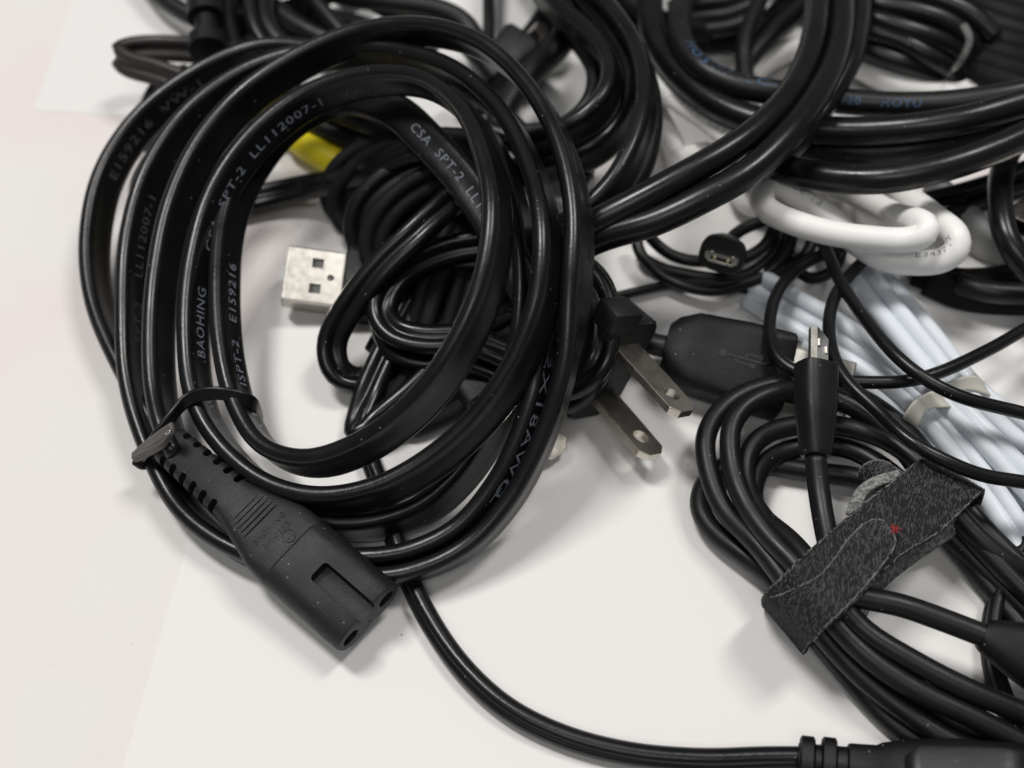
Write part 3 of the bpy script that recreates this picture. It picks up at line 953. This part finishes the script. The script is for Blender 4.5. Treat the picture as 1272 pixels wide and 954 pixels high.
def band(name, rows, mat, parent, thick=.9, fib=None, edge=None):
    """rows: list of (left point, right point); a woven band swept through them"""
    L_, _ = path([r[0] for r in rows], (0, 1, 0), .8, 4)
    R_, _ = path([r[1] for r in rows], (0, 1, 0), .8, 4)
    n = 60
    m = 10

    def samp(a, u):
        x = u * (len(a) - 1); i = min(int(x), len(a) - 2); return a[i].lerp(a[i + 1], x - i)
    grid = [[samp(L_, i / n).lerp(samp(R_, i / n), j / m) for j in range(m + 1)] for i in range(n + 1)]
    nor = []
    for i in range(n + 1):
        row = []
        for j in range(m + 1):
            du = grid[min(i + 1, n)][j] - grid[max(i - 1, 0)][j]
            dv = grid[i][min(j + 1, m)] - grid[i][max(j - 1, 0)]
            q = du.cross(dv).normalized()
            row.append(q)
        nor.append(row)
    if nor[n // 2][m // 2].dot(TOW) < 0:
        nor = [[-q for q in r] for r in nor]
    vs, fs = [], []
    for sgn in (1, -1):
        for i in range(n + 1):
            for j in range(m + 1):
                jit = random.uniform(-.05, .05)
                vs.append((grid[i][j] + nor[i][j] * (sgn * thick / 2 + jit)) * MM)
    K = (n + 1) * (m + 1)
    ix = lambda s, i, j: s * K + i * (m + 1) + j
    for i in range(n):
        for j in range(m):
            fs.append((ix(0, i, j), ix(0, i + 1, j), ix(0, i + 1, j + 1), ix(0, i, j + 1)))
            fs.append((ix(1, i, j), ix(1, i, j + 1), ix(1, i + 1, j + 1), ix(1, i + 1, j)))
        for j in (0, m):
            fs.append((ix(0, i, j), ix(1, i, j), ix(1, i + 1, j), ix(0, i + 1, j)))
    for j in range(m):
        for i in (0, n):
            fs.append((ix(0, i, j), ix(0, i, j + 1), ix(1, i, j + 1), ix(1, i, j)))
    me = bpy.data.meshes.new(name); me.from_pydata(vs, [], fs)
    bm = bmesh.new(); bm.from_mesh(me); bmesh.ops.recalc_face_normals(bm, faces=bm.faces[:]); bm.to_mesh(me); bm.free()
    o = link(name, me, mat, parent)

    def fibres(nm, count, mt, edge_only):
        fv, ff = [], []
        for _ in range(count):
            fi = random.uniform(0.5, n - .5)
            if edge_only:
                fj = random.choice([0.05, m - .05])
            else:
                fj = random.uniform(.1, m - .1)
            i, j = int(fi), min(int(fj), m - 1)
            p = grid[i][j].lerp(grid[i + 1][j], fi - i)
            p = p + (grid[i][j + 1] - grid[i][j]) * (fj - j)
            q = nor[i][j]
            du = (grid[i + 1][j] - grid[i][j]).normalized(); dv = q.cross(du)
            # knitted rows: strokes lean to one side, alternating
            fj = (int(fj * 2.6) + .5 + random.gauss(0, .14)) / 2.6
            j = min(max(int(fj), 0), m - 1); p = grid[i][j].lerp(grid[i + 1][j], fi - i) + (grid[i][j + 1] - grid[i][j]) * (fj - j)
            ang = .55 + random.gauss(0, .22)
            if edge_only:
                ang = random.gauss(0, .25)
            d = du * math.cos(ang) + dv * math.sin(ang)
            ln = random.uniform(.5, 1.0); wd = random.uniform(.03, .06)
            s_ = d.cross(q) * wd
            h0 = thick / 2 + .06
            b0 = len(fv)
            a0 = p - d * ln / 2 + q * (h0 - .1); a1 = p + q * (h0 + random.uniform(.02, .12)); a2 = p + d * ln / 2 + q * (h0 - .1)
            for pt in (a0, a1, a2):
                fv += [(pt - s_) * MM, (pt + s_) * MM, (pt + q * wd * 1.2) * MM]
            for k in (0, 3):
                for (x, y) in ((0, 1), (1, 2), (2, 0)):
                    ff.append((b0 + k + x, b0 + k + y, b0 + k + 3 + y, b0 + k + 3 + x))
        me = bpy.data.meshes.new(nm); me.from_pydata(fv, [], ff)
        k = link(nm, me, mt, o, False)
        k['kind'] = 'stuff'
    if fib:
        fibres('woven_fibres', fib, FIB, False)
    if edge:
        fibres('edge_threads', edge, FIBL, True)
    return o


rows = [((950, 752, .9), (1000, 812, .9)), ((948, 745, 6), (1004, 803, 5)), ((953, 733, 14), (1016, 790, 14)), ((975, 712, 18.2), (1040, 770, 18.5)), ((1005, 684, 19), (1066, 745, 19)), ((1062, 634, 19), (1118, 692, 19)), ((1105, 600, 18.5), (1162, 666, 18)), ((1142, 572, 17.5), (1215, 616, 16.5)),
        ((1158, 574, 13), (1222, 612, 12)), ((1160, 590, 6), (1218, 628, 5))]
band('strap_loop', rows, VEL, st, .9, 2400, 320)
tail = [((956, 741, 14.4), (1013, 797, 13.6)), ((985, 731, 19.6), (1026, 780, 19.4)), ((1016, 716, 20.6), (1062, 744, 20.6)), ((1058, 664, 20.8), (1094, 706, 20.8)), ((1082, 646, 20.8), (1112, 676, 20.6)), ((1096, 648, 20.4), (1108, 662, 20.4))]
band('strap_tail', tail, VEL, st, .8, 850, 220)
band('strap_underside', [((1010, 770, 2.2), (1062, 798, 2)), ((1072, 735, 4), (1092, 738, 3.5)), ((1120, 690, 6), (1140, 694, 4)), ((1165, 655, 9), (1180, 668, 7)), ((1180, 640, 12), (1200, 648, 9))], VELG, st, .8)
band('strap_rolled_end', [((1066, 590, 12), (1110, 616, 15)), ((1072, 578, 15), (1118, 604, 16.8)), ((1088, 572, 16), (1128, 596, 17.2)), ((1104, 578, 16), (1138, 600, 17))], VEL, st, .8, 420, 120)
cable('edge_lining', [(1058, 640, 18), (1066, 618, 18), (1078, 604, 17.8), (1100, 594, 18), (1118, 590, 18.3)], ('flat', 2.2, .7), VELG, st, wide=(.7, -.3, .5), step=.6, smooth=2)
bm = bmesh.new()
for _ in range(22):
    c = P(1112 + random.gauss(0, 2.6), 657 + random.gauss(0, 3.4), 20.9 + random.uniform(0, .5))
    d = Vector((random.gauss(0, 1), random.gauss(0, 1), random.gauss(0, .2))).normalized()
    add_cyl(bm, c - d * .3, c + d * .3, .09, n=5)
bm_obj('red_lint', bm, REDF, st)

# ================================================================== USB plug lying behind the loops
u2 = thing('usb_plug', P(900, 460), 'black moulded USB plug with an embossed trident, lying behind the two-blade plug', 'usb plug')
ub, ut = P(826, 430, 8), P(978, 470, 6.2)
Mu = frame(ut, ut - ub, Vector((.10, -.34, .94)))
LB2 = (ut - ub).length
usb_a(u2, Mu, 12, LB2, PLUGS, False)
bm = bmesh.new()
add_loft(bm, [(-LB2, sect(9, 6.5, 2.6)), (-LB2 + 1.5, sect(12.5, 8, 2.8)), (-LB2 + 5, sect(15.5, 9.2, 4)), (-LB2 * .4, sect(16.4, 9.6, 6)), (-.8, sect(16.4, 9.6, 7)), (-.3, sect(15.6, 8.8, 7))])
bm_obj('overmould_cap', bm, PLUGS, u2, Mu, True, 40)
# trident
bm = bmesh.new()
zc = 4.74
add_box(bm, (0, -9, zc), (.4, 8, .3)); add_cyl(bm, (0, -13.4, zc - .15), (0, -13.4, zc + .15), .8, n=16)
add_box(bm, (1.0, -9.2, zc), (.35, 3, .3)); add_box(bm, (.5, -10.8, zc), (1.2, .35, .3)); add_box(bm, (1.0, -7.5, zc), (.9, .9, .3))
add_box(bm, (-1.0, -7.6, zc), (.35, 2.6, .3)); add_box(bm, (-.5, -9.0, zc), (1.2, .35, .3)); add_cyl(bm, (-1.0, -6.3, zc - .15), (-1, -6.3, zc + .15), .55, n=14)
add_cyl(bm, (0, -5, zc), (0, -3.8, zc), .6, .05, n=3)
bm_obj('trident_mark', bm, BLKM, u2, Mu)
cable('lead', [ub + (ub - ut).normalized() * -1, P(812, 428, 7.5), P(795, 420, 6), P(770, 405, 4), P(730, 395, 3)], ('round', 4.4), BLKM, u2)

# ================================================================== small micro connector facing the lens, with thin looped cable
mc = thing('charging_cable', P(900, 335), 'thin black cable in low loops with a micro connector facing out, under the thick cords', 'charging cable')
m0 = P(897, 318, 15)
mD = S(-.22, -.30, .93).normalized()
Mc = frame(m0, mD, S(.26, 1, .3))
bm = bmesh.new()
add_loft(bm, [(-11, sect(4, 4, 2.2)), (-9.5, sect(6, 5.4, 2.6)), (-4, sect(8.8, 6.8, 2.9)), (-.8, sect(9.2, 7.0, 3)), (0, sect(8.2, 6.2, 3))])
bm_obj('connector_body', bm, BLKM, mc, Mc, True, 40)
micro_shell(mc, Mc @ Matrix.Translation((0, 0, -.5)) @ Matrix.Diagonal((1, 1, 1, 1)), 1.2)
mb = m0 - mD * 10.5
cable('lead', [mb, mb - mD * 2 + Vector((3, 3, .5)), P(955, 272, 9), P(985, 262, 8), P(1010, 285, 7), P(1000, 318, 5), P(960, 340, 4)], ('round', 2.6), BLKM, mc)
for pts in [
    [(790, 290, 6), (793, 310, 5), (805, 328, 4.5), (826, 345, 4), (856, 357, 4), (891, 361, 4), (925, 352, 4), (950, 342, 4.5), (974, 318, 6), (984, 295, 8), (975, 265, 9)],
    [(800, 285, 8), (815, 303, 6), (832, 316, 5), (853, 323, 5), (880, 325, 5), (920, 322, 6), (950, 305, 8), (965, 275, 10)],
    [(795, 318, 2), (821, 333, 2), (851, 340, 2), (884, 345, 2), (921, 343, 2.4), (948, 328, 4), (968, 300, 6), (965, 270, 8)],
    [(960, 300, 5), (985, 320, 4.5), (1000, 345, 4), (1030, 340, 6), (1045, 315, 8), (1040, 285, 8)],
]:
    cable('cable_loop', pts, ('round', 2.5), BLKM, mc, step=1.0, smooth=8)
tl = cable('thin_lead', [(690, 386, 2), (753, 371, 2), (795, 361, 2), (833, 353, 2), (880, 350, 1.6), (930, 360, 1.6)], ('round', 1.9), BLKM)
tag(tl.obj, 'thin straight black lead running behind the two-blade plug towards the small micro connector', 'lead')

# ================================================================== thin dark cords looping over the pale bundle
lp = thing('thin_cable', P(1060, 420), 'thin black cord in wide loops over the pale blue-white bundle at right', 'cord')
for pts in [
    [(1085, 305, 10), (1070, 326, 11), (1047, 352, 13), (1033, 380, 15), (1030, 414, 17), (1038, 450, 18), (1058, 480, 18.5), (1088, 508, 19), (1128, 546, 20.5), (1166, 568, 20.5), (1216, 589, 19), (1290, 602, 17)],
    [(1015, 290, 11), (1027, 312, 12), (1040, 343, 14), (1060, 376, 16), (1085, 410, 18), (1112, 441, 19.5), (1145, 468, 20), (1191, 492, 19), (1290, 518, 16)],
    [(1050, 305, 9), (1020, 317, 10), (990, 334, 11), (967, 361, 12), (957, 393, 13), (957, 420, 13.5), (967, 446, 14), (990, 462, 14.5), (1030, 471, 15), (1075, 475, 15.5), (1128, 473, 16), (1166, 463, 16), (1229, 434, 15), (1290, 400, 13)],
]:
    cable('cord_loop', pts, ('round', 2.45), BLK, lp, step=1.0, smooth=10)

# ================================================================== pale blue-white cable bundle
wb = thing('pale_cable', P(1150, 500), 'pale blue-white thin cable folded into a flat bundle with ivory ties', 'cable')
for pts in [
    [(930, 352, 2), (955, 372, 2.2), (1002, 398, 4), (1052, 424, 6), (1105, 458, 8), (1150, 500, 9), (1200, 560, 7), (1250, 625, 5), (1300, 700, 3)],
    [(925, 372, 2), (960, 393, 2.2), (1005, 418, 3), (1060, 450, 5), (1110, 482, 7), (1150, 520, 8), (1195, 575, 6), (1240, 640, 4), (1280, 710, 3)],
    [(945, 342, 4), (985, 366, 5), (1030, 392, 7), (1080, 425, 9), (1120, 455, 10.5), (1160, 490, 11), (1215, 545, 9), (1265, 600, 7), (1320, 660, 5)],
    [(1055, 335, 3), (1075, 365, 5), (1105, 402, 7), (1140, 445, 9), (1170, 480, 10), (1220, 530, 9), (1275, 585, 7), (1330, 640, 5)],
    [(1075, 333, 4), (1100, 365, 6), (1130, 402, 8), (1165, 445, 10), (1190, 478, 10), (1235, 520, 8), (1290, 565, 6)],
    [(1095, 338, 2), (1120, 368, 3), (1152, 405, 5), (1182, 443, 7), (1210, 478, 8), (1255, 515, 6), (1310, 550, 4)],
    [(1000, 425, 2), (1050, 455, 2.4), (1100, 495, 4), (1140, 540, 4), (1180, 600, 3), (1215, 670, 2.2)],
    [(1060, 350, 1.9), (1085, 385, 2.4), (1115, 425, 4), (1150, 470, 6), (1185, 520, 7), (1230, 575, 5), (1290, 635, 4)],
]:
    cable('cable_run', pts, ('round', 3.3), WHTB, wb, step=1.3, smooth=10)
cable('tie', [(1131, 535, 5), (1133, 520, 11), (1142, 505, 13.2), (1156, 497, 14), (1170, 497, 13), (1180, 505, 9)], ('flat', 3.2, .7), TIEW, wb, wide=(-.6, .55, .2), step=.7, smooth=4)
cable('tie', [(1176, 490, 9), (1186, 479, 12.4), (1205, 475, 12.6), (1222, 482, 10), (1228, 492, 6)], ('flat', 2.8, .7), TIEW, wb, wide=(-.5, .6, .3), step=.7, smooth=4)

# ================================================================== thick white cord
wc = thing('white_cable', P(1050, 290), 'thick white round cord with printing, folded in two hooks under the heavy black cords', 'cord')
cW = cable('cord', [(770, 75, 12), (816, 108, 14), (856, 134, 15), (894, 162, 16), (930, 194, 17), (965, 226, 18), (1000, 250, 18), (1035, 275, 17), (1065, 303, 15.5), (1100, 322, 15), (1140, 327, 16), (1172, 323, 18), (1190, 308, 20.5), (1188, 292, 21.5), (1165, 272, 20), (1135, 250, 16), (1095, 225, 12), (1050, 200, 9), (1000, 180, 8)],
           ('round', 4.9), WHT, wc, step=.9, smooth=5)
cable('cord', [(1000, 215, 8), (970, 222, 12), (952, 234, 17), (946, 248, 20), (955, 262, 21.5), (985, 276, 22), (1030, 289, 22), (1080, 296, 22), (1122, 298, 22.5), (1146, 293, 24), (1153, 283, 25), (1142, 275, 24), (1115, 268, 19), (1080, 250, 13), (1040, 232, 9), (980, 200, 7)],
      ('round', 4.9), WHT, wc, step=.9, smooth=4)
print_on(cW, 'CABLE 12', 962, 215, 12, 1.25, INKK, 1, ang=-.6)
print_on(cW, 'E343712', 1135, 321, 11, 1.25, INKK, 1, ang=-.75)
print_on(cW, 'H05VV-F  CABLE', 838, 122, 20, 1.4, INKK, 1, ang=-.1)
wc2 = cable('white_lead', [(800, 60, 4), (812, 130, 4), (838, 185, 4), (842, 235, 4), (800, 262, 4), (760, 250, 4)], ('round', 5), WHT, step=1.2)
tag(wc2.obj, 'white lead lying on the paper between the flat black loops and the round cords', 'lead')
wc3 = cable('white_lead', [(840, 200, 6), (880, 190, 6), (910, 215, 6), (925, 250, 5), (990, 262, 3), (1060, 260, 3)], ('round', 5), WHT, step=1.2)
tag(wc3.obj, 'white lead tucked beneath the pair of shiny round black cords at centre', 'lead')
wc4 = cable('white_lead', [(930, 95, 5), (950, 78, 5), (985, 60, 5), (1040, 70, 5), (1100, 100, 5), (1160, 112, 5), (1215, 112, 6), (1260, 108, 6)], ('round', 5), WHT, step=1.2)
tag(wc4.obj, 'white lead far back, seen through the loops of the round black cord', 'lead')

# ================================================================== heavy round black cord at upper right
hv = thing('heavy_cable', P(1000, 150), 'heavy round black cord with blue printing looped across the upper right', 'power cord')
HR = ('round', 5.3)
c_ = cable('cord', [(880, -50, 18), (851, -5, 21), (843, 28, 23), (850, 60, 24), (872, 86, 25), (905, 103, 25), (945, 112, 25), (1000, 120, 24), (1060, 127, 24), (1120, 130, 25), (1180, 128, 27), (1240, 120, 29), (1320, 105, 30)], HR, BLKM, hv)
print_on(c_, 'HO3VV  LC-20  2X', 852, 62, 36, 1.9, INKB, 1, ang=-.75)
print_on(c_, 'C-20    HOYU', 1035, 124, 18, 1.8, INKB, 1, ang=-.15)
cable('cord', [(820, -50, 16), (808, 0, 18), (813, 45, 19), (832, 78, 20), (862, 110, 21), (898, 134, 22), (940, 150, 23), (1000, 160, 24), (1070, 163, 26), (1140, 158, 29), (1200, 148, 31), (1260, 131, 32), (1330, 110, 32)], ('round', 5.8), BLK, hv)
cable('cord', [(815, -30, 11), (806, 20, 12), (818, 58, 13), (845, 92, 14), (885, 124, 15), (935, 152, 16.5), (1000, 180, 18), (1080, 190, 21), (1150, 182, 23), (1220, 166, 24), (1300, 145, 24)], ('round', 5.4), BLKM, hv)
cable('cord', [(930, 175, 14), (960, 205, 20), (1000, 216, 24), (1060, 223, 27), (1110, 221, 29), (1178, 206, 31), (1235, 186, 32), (1320, 150, 32)], ('round', 5.8), BLK, hv)
cable('cord', [(1018, -50, 28), (1016, 0, 30), (1012, 40, 32), (1000, 82, 33.5), (976, 123, 35), (943, 158, 36), (905, 186, 36), (862, 211, 35), (812, 238, 33), (755, 268, 30), (700, 296, 26)], HR, BLK2, hv)
cable('cord', [(1050, -50, 27), (1046, 0, 29), (1044, 40, 31), (1034, 82, 33), (1010, 128, 35), (977, 170, 36), (930, 214, 35), (870, 248, 33), (810, 276, 30), (755, 292, 27), (700, 315, 23)], ('round', 5.6), BLK2, hv)
cable('cord', [(1074, -50, 24), (1068, 0, 25), (1065, 33, 26), (1055, 75, 27), (1030, 120, 26), (995, 170, 25), (950, 205, 25), (890, 235, 26), (820, 262, 27), (755, 280, 25)], ('round', 5.2), BLK, hv)
# leads behind the ring
for lab, pts, d in [
    ('slim black lead standing almost upright inside the ring of heavy cord, upper right', [(930, 120, 10), (924, 80, 11), (926, 45, 12), (940, 10, 12), (960, -40, 11)], 4.0),
    ('slim black lead slanting up to the right inside the ring of heavy cord', [(912, 115, 8), (930, 75, 9), (960, 42, 10), (1000, 2, 11), (1030, -40, 11)], 4.0),
    ('uppermost of three level black leads at the top inside the ring of heavy cord', [(830, 11, 9), (870, 5, 10), (905, 1, 10), (945, -17, 11)], 3.8),
    ('middle of three level black leads at the top inside the ring of heavy cord', [(830, 28, 9), (870, 22, 10), (905, 18, 10), (945, 0, 11)], 3.8),
    ('lowest of three level black leads at the top inside the ring of heavy cord', [(830, 44, 9), (870, 38, 10), (905, 34, 10), (945, 16, 11)], 3.8),
]:
    c = cable('black_lead', pts, ('round', d), BLKM)
    tag(c.obj, lab, 'lead')

# ================================================================== flat cord loops at top centre
ft = thing('flat_cable', P(740, 120), 'flat black cord looped in wide bends right of the thick coil, top centre', 'cord')
FP = ('flat', 7.6, 3.4)
FW = (-.35, .55, .75)
cable('cord', [(690, -60, 24), (725, -20, 26), (762, 18, 28), (790, 60, 30), (802, 105, 31), (800, 150, 31), (786, 195, 30), (760, 238, 28), (720, 275, 25), (670, 300, 20)], FP, BLK, ft, FW)
cable('cord', [(650, -60, 22), (672, -12, 24), (706, 22, 26), (740, 52, 28), (760, 90, 29), (752, 128, 29), (725, 155, 27), (690, 172, 24), (640, 185, 18)], FP, BLK, ft, FW)
cable('cord', [(690, -40, 18), (730, 10, 20), (765, 55, 22), (785, 105, 23), (775, 150, 22), (745, 185, 21), (700, 205, 18), (640, 215, 13)], FP, BLK, ft, FW)
cable('cord', [(660, -20, 14), (700, 30, 16), (730, 70, 17), (742, 105, 17), (732, 140, 16), (700, 165, 13), (650, 172, 10)], FP, BLKM, ft, FW)
cable('cord', [(790, 60, 26), (808, 120, 26), (808, 170, 26), (795, 215, 24), (765, 260, 20)], ('round', 4.4), BLKM, ft)

# ================================================================== top-left group
bar = thing('barrel_lead', P(258, 60), 'black lead with a stepped round barrel standing up behind the coil, top left', 'lead')
t0, t1 = P(258, 62, 20), P(253, -60, 24)
Mb = frame(t0, t1 - t0, (0, -1, .5))
bm = bmesh.new()
for y0, y1, r in ((0, 3.2, 4.1), (3.0, 9.2, 2.6), (9, 14, 4.2), (13.8, 30, 3.6)):
    add_cyl(bm, (0, y0, 0), (0, y1, 0), r, r, n=28)
bm_obj('barrel', bm, PLUGS, bar, Mb, True, 40)
cable('lead', [t0 - (t0 - t1).normalized() * -3, t0 + (t0 - t1).normalized() * 4, P(262, 100, 16), P(268, 140, 11), P(290, 180, 7)], ('round', 4.6), BLKM, bar)

rb = thing('flat_lead', P(190, 80), 'dark brown flat two-core lead folded back on itself at upper left', 'lead')
cable('lead', [(330, 72, 12), (260, 64, 13), (205, 60, 13), (165, 62, 13), (147, 69, 13, (.1, .9, .3)), (160, 80, 13), (195, 90, 13), (232, 104, 12), (280, 125, 10), (330, 150, 8)], ('pair', 6.0, 2.9), BROWNBLK, rb, (0, .9, .4), 1.0, 4)
cable('lead', [(235, 90, 8), (205, 100, 7), (190, 120, 5), (183, 145, 3.5), (190, 180, 3)], ('pair', 5.6, 2.8), BLKM, rb, (.8, .3, .4))
gl = cable('grey_brown_lead', [(240, 150, 3), (205, 175, 3), (178, 208, 3), (168, 235, 3), (178, 258, 3), (215, 262, 3)], ('flat', 5, 2.6), BROWNBLK, None, (.4, .2, .9), 1.0, 4)
tag(gl.obj, 'dull brown-grey lead bent on the paper behind the left side of the coil', 'lead')
top = [
    ('black lead running off the top edge just right of the stepped barrel', [(340, -40, 14), (328, 0, 14), (332, 30, 14), (350, 55, 13), (385, 80, 11)], 4.4, BLKM),
    ('black lead slanting down from the top edge above the arch of the coil', [(310, -20, 9), (345, 15, 9), (395, 45, 9), (450, 62, 8)], 5.2, BLKM),
    ('slim black lead at the top edge beside the pale gap above the coil', [(370, -30, 15), (395, 5, 15), (425, 40, 14), (460, 75, 12)], 3.6, BLKM),
    ('black lead at the top edge slanting right above the arch of the coil', [(430, -30, 12), (465, 0, 12), (510, 22, 12), (570, 45, 11), (620, 100, 9)], 5.4, BLKM),
    ('black lead at top centre running level along the upper edge', [(380, -20, 16), (430, -6, 16), (490, 3, 16), (545, 12, 15), (578, 30, 13), (600, 75, 10)], 5.0, BLKM),
    ('slim black lead dropping straight from the top edge behind the coil', [(608, -60, 8), (607, -10, 8), (607, 40, 8), (603, 90, 7), (590, 150, 6)], 3.0, BLKM),
    ('black lead at the far top left, just behind the stepped barrel', [(170, -40, 6), (205, 0, 6), (245, 22, 6), (300, 30, 6), (340, 60, 5)], 4.6, BLKM),
    ('black lead hanging beside the stepped barrel near the top edge', [(285, -40, 15), (281, 0, 15), (284, 40, 14), (300, 85, 12)], 5.0, BLKM),
    ('thin dark lead curving from the top edge near the stepped barrel', [(312, -30, 17), (310, 5, 17), (318, 38, 16), (338, 68, 14)], 3.0, BLKM),
    ('black lead below the arch of the coil, left of the yellow plug', [(330, 130, 6), (380, 150, 7), (440, 175, 8), (500, 190, 8)], 5.0, BLKM),
    ('dark lead passing over the yellow plugs towards the knotted cord', [(350, 110, 12), (405, 130, 13), (460, 152, 13), (520, 170, 12)], 4.6, BLKM),
    ('black lead crossing behind the right side of the coil near the top', [(720, 20, 12), (690, 62, 12), (655, 95, 12), (620, 150, 11), (610, 220, 9)], 6.0, BLKM),
    ('dark lead just inside the upper right bend of the coil', [(560, 100, 9), (610, 130, 9), (650, 170, 9), (690, 195, 9), (740, 200, 9)], 5.4, BLK),
    ('black lead with grey sheen crossing behind the coil at its upper right', [(590, 160, 14), (640, 175, 14), (690, 208, 14), (730, 230, 14)], 5.2, BLK),
]
top += [
    ('dull black lead lowest in the pile above the arch of the coil', [(270, -10, 4), (330, 12, 4), (400, 22, 4), (470, 40, 4), (540, 60, 4)], 5.6, DULL),
    ('dull black lead crossing the pile just below the top edge, left of centre', [(270, 45, 6), (320, 25, 7), (380, 5, 8), (440, -25, 8)], 5.0, DULL),
    ('dull black lead crossing behind the top of the flat loops', [(640, 70, 6), (670, 35, 7), (690, 0, 8), (700, -40, 8)], 6.0, DULL),
    ('black lead leaving the top edge between the flat loops and the heavy cord', [(745, -40, 12), (770, -10, 13), (800, 15, 13), (830, 30, 12), (880, 40, 9)], 5.2, DULL),
    ('dull lead dipping from the top edge towards the white lead', [(765, 10, 8), (785, 40, 8), (805, 70, 7), (830, 80, 5)], 5.4, DULL),
    ('dark lead crossing low inside the ring of heavy cord', [(840, 60, 4), (870, 50, 4), (910, 48, 4), (950, 30, 4), (990, -10, 4)], 5.6, DULL),
]
for lab, pts, d, mt in top:
    c = cable('black_lead', pts, ('round', d), mt)
    tag(c.obj, lab, 'lead')
pp = thing('plug', P(660, 40), 'black plug with a dull metal blade showing behind the top of the coil', 'plug')
bs = P(656, 52, 10); bd = (P(680, 28, 12) - bs).normalized()
blade(pp, bs, bd, Vector((.6, -.1, .7)), (P(679, 30, 12) - bs).length, NICK, 3.4)
bm = bmesh.new(); add_loft(bm, [(-14, sect(8, 7, 3)), (-1, sect(12, 9, 4)), (0, sect(11, 8, 4))])
bm_obj('plug_body', bm, PLUG, pp, frame(bs, bd, (0, 0, 1)), True, 35)

# ================================================================== upper right bundle
ub_ = thing('bundled_cable', P(1130, 40), 'black round cord wound into a blurred bundle at the top right', 'cord')
for pts, d in [
    ([(1030, -10, 14), (1077, 4, 17), (1126, 11, 18), (1175, 26, 17), (1205, 50, 14), (1215, 80, 9)], 4.6),
    ([(1030, 14, 13), (1077, 22, 16), (1117, 33, 16.5), (1164, 49, 15), (1192, 66, 12), (1205, 95, 7)], 4.6),
    ([(1030, 28, 12), (1075, 38, 14), (1117, 50, 14), (1160, 73, 12), (1183, 88, 9), (1190, 110, 5)], 4.6),
    ([(1030, 50, 9), (1070, 60, 10.5), (1107, 73, 10.5), (1145, 86, 9), (1168, 100, 6)], 4.6),
    ([(1050, -40, 15), (1100, -18, 18), (1150, -5, 19), (1200, 14, 18), (1235, 45, 15)], 4.6),
    ([(1040, 10, 6), (1090, 28, 7), (1130, 44, 7), (1170, 64, 6)], 4.6),
    ([(1040, 40, 4), (1090, 56, 4), (1130, 70, 4), (1160, 92, 3)], 4.4),
]:
    cable('cord_turn', pts, ('round', d), BLK, ub_)
cable('tie', [(1168, 104, 4), (1180, 92, 10), (1196, 72, 15), (1205, 48, 18), (1196, 30, 19)], ('flat', 1.5, .4), FILM, ub_, wide=(.8, .4, .4), step=.8)
rbag = thing('bundled_cable', P(1245, 60), 'dark cord bundle filling the top right corner behind the heavy cord', 'cord')
for i in range(9):
    y = -45 + i * 17
    cable('cord_turn', [(1175 + i * 4, y - 12, 12 - i * .6), (1215, y, 17 - i), (1260, y + 16, 18 - i), (1330, y + 40, 14 - i)], ('round', 5.6), DULL, rbag)

# ================================================================== right edge
re_ = thing('edge_cable', P(1250, 260), 'thick black cord bending down the right edge with a metal-tipped connector', 'cord')
cable('cord', [(1275, 165, 14), (1253, 190, 18), (1243, 225, 21), (1243, 262, 22), (1252, 300, 21), (1285, 342, 18)], ('round', 4.9), BLK2, re_)
bm = bmesh.new(); add_box(bm, (0, 0, 0), (7, 12, 4), .4)
Mx = frame(P(1290, 262, 20), Vector((.7, .5, .1)), Vector((.4, .6, .8)))
s = bm_obj('metal_shell', bm, STEEL, re_, Mx)
cut = bmesh.new(); add_box(cut, (0, -4, 0), (6.2, 10, 3.2)); boolean(s, cut, Mx)
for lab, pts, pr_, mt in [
    ('flat black lead slanting behind the white cord towards the right edge, upper one', [(1150, 250, 9), (1190, 240, 10), (1235, 226, 11), (1300, 200, 11)], ('pair', 5, 2.6), BLK),
    ('flat black lead slanting behind the white cord towards the right edge, lower one', [(1160, 275, 7), (1195, 262, 7), (1240, 245, 8), (1300, 225, 8)], ('pair', 5, 2.6), BLK),
    ('broad pale grey lead half hidden behind the hooks of the white cord', [(1150, 240, 3), (1190, 268, 4), (1220, 300, 4), (1262, 318, 3), (1310, 320, 3)], ('flat', 9, 4), GREYP),
    ('dark lead added in place of deep shade below the hooks of the white cord', [(1130, 330, 2.4), (1180, 345, 2.6), (1230, 345, 3), (1300, 330, 3)], ('round', 4.6), BLKM),  # this and the next dark lead fill a spot of deep shade
    ('dark lead added in place of deep shade at the right edge, by the dull strips', [(1190, 352, 6), (1225, 362, 7), (1300, 365, 7)], ('round', 4.6), BLKM),
    ('flat black lead bent down on the paper behind the thick plug at the right edge', [(1300, 640, 2.6), (1262, 690, 2.6), (1240, 735, 2.6), (1230, 785, 2.6), (1236, 840, 2.6), (1262, 900, 2.6), (1300, 940, 2.6)], ('pair', 4.8, 2.6), BLKM),
]:
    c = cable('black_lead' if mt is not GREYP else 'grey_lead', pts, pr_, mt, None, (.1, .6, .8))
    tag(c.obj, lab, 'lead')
sh = thing('shade_stand_in', P(1220, 380), 'dull black flat strips standing in for the deep shade below the white cord hooks', 'lead')
for pts in [[(1135, 338, 3), (1180, 352, 3), (1235, 356, 3.5), (1310, 350, 4)], [(1150, 352, 2.6), (1190, 368, 2.8), (1240, 374, 3), (1310, 372, 3.4)]]:  # dark strips laid where the paper is only in deep shadow
    cable('shade_strip', pts, ('flat', 6.4, 2.6), DULL, sh, (0, .85, .5), 1.2, 8)
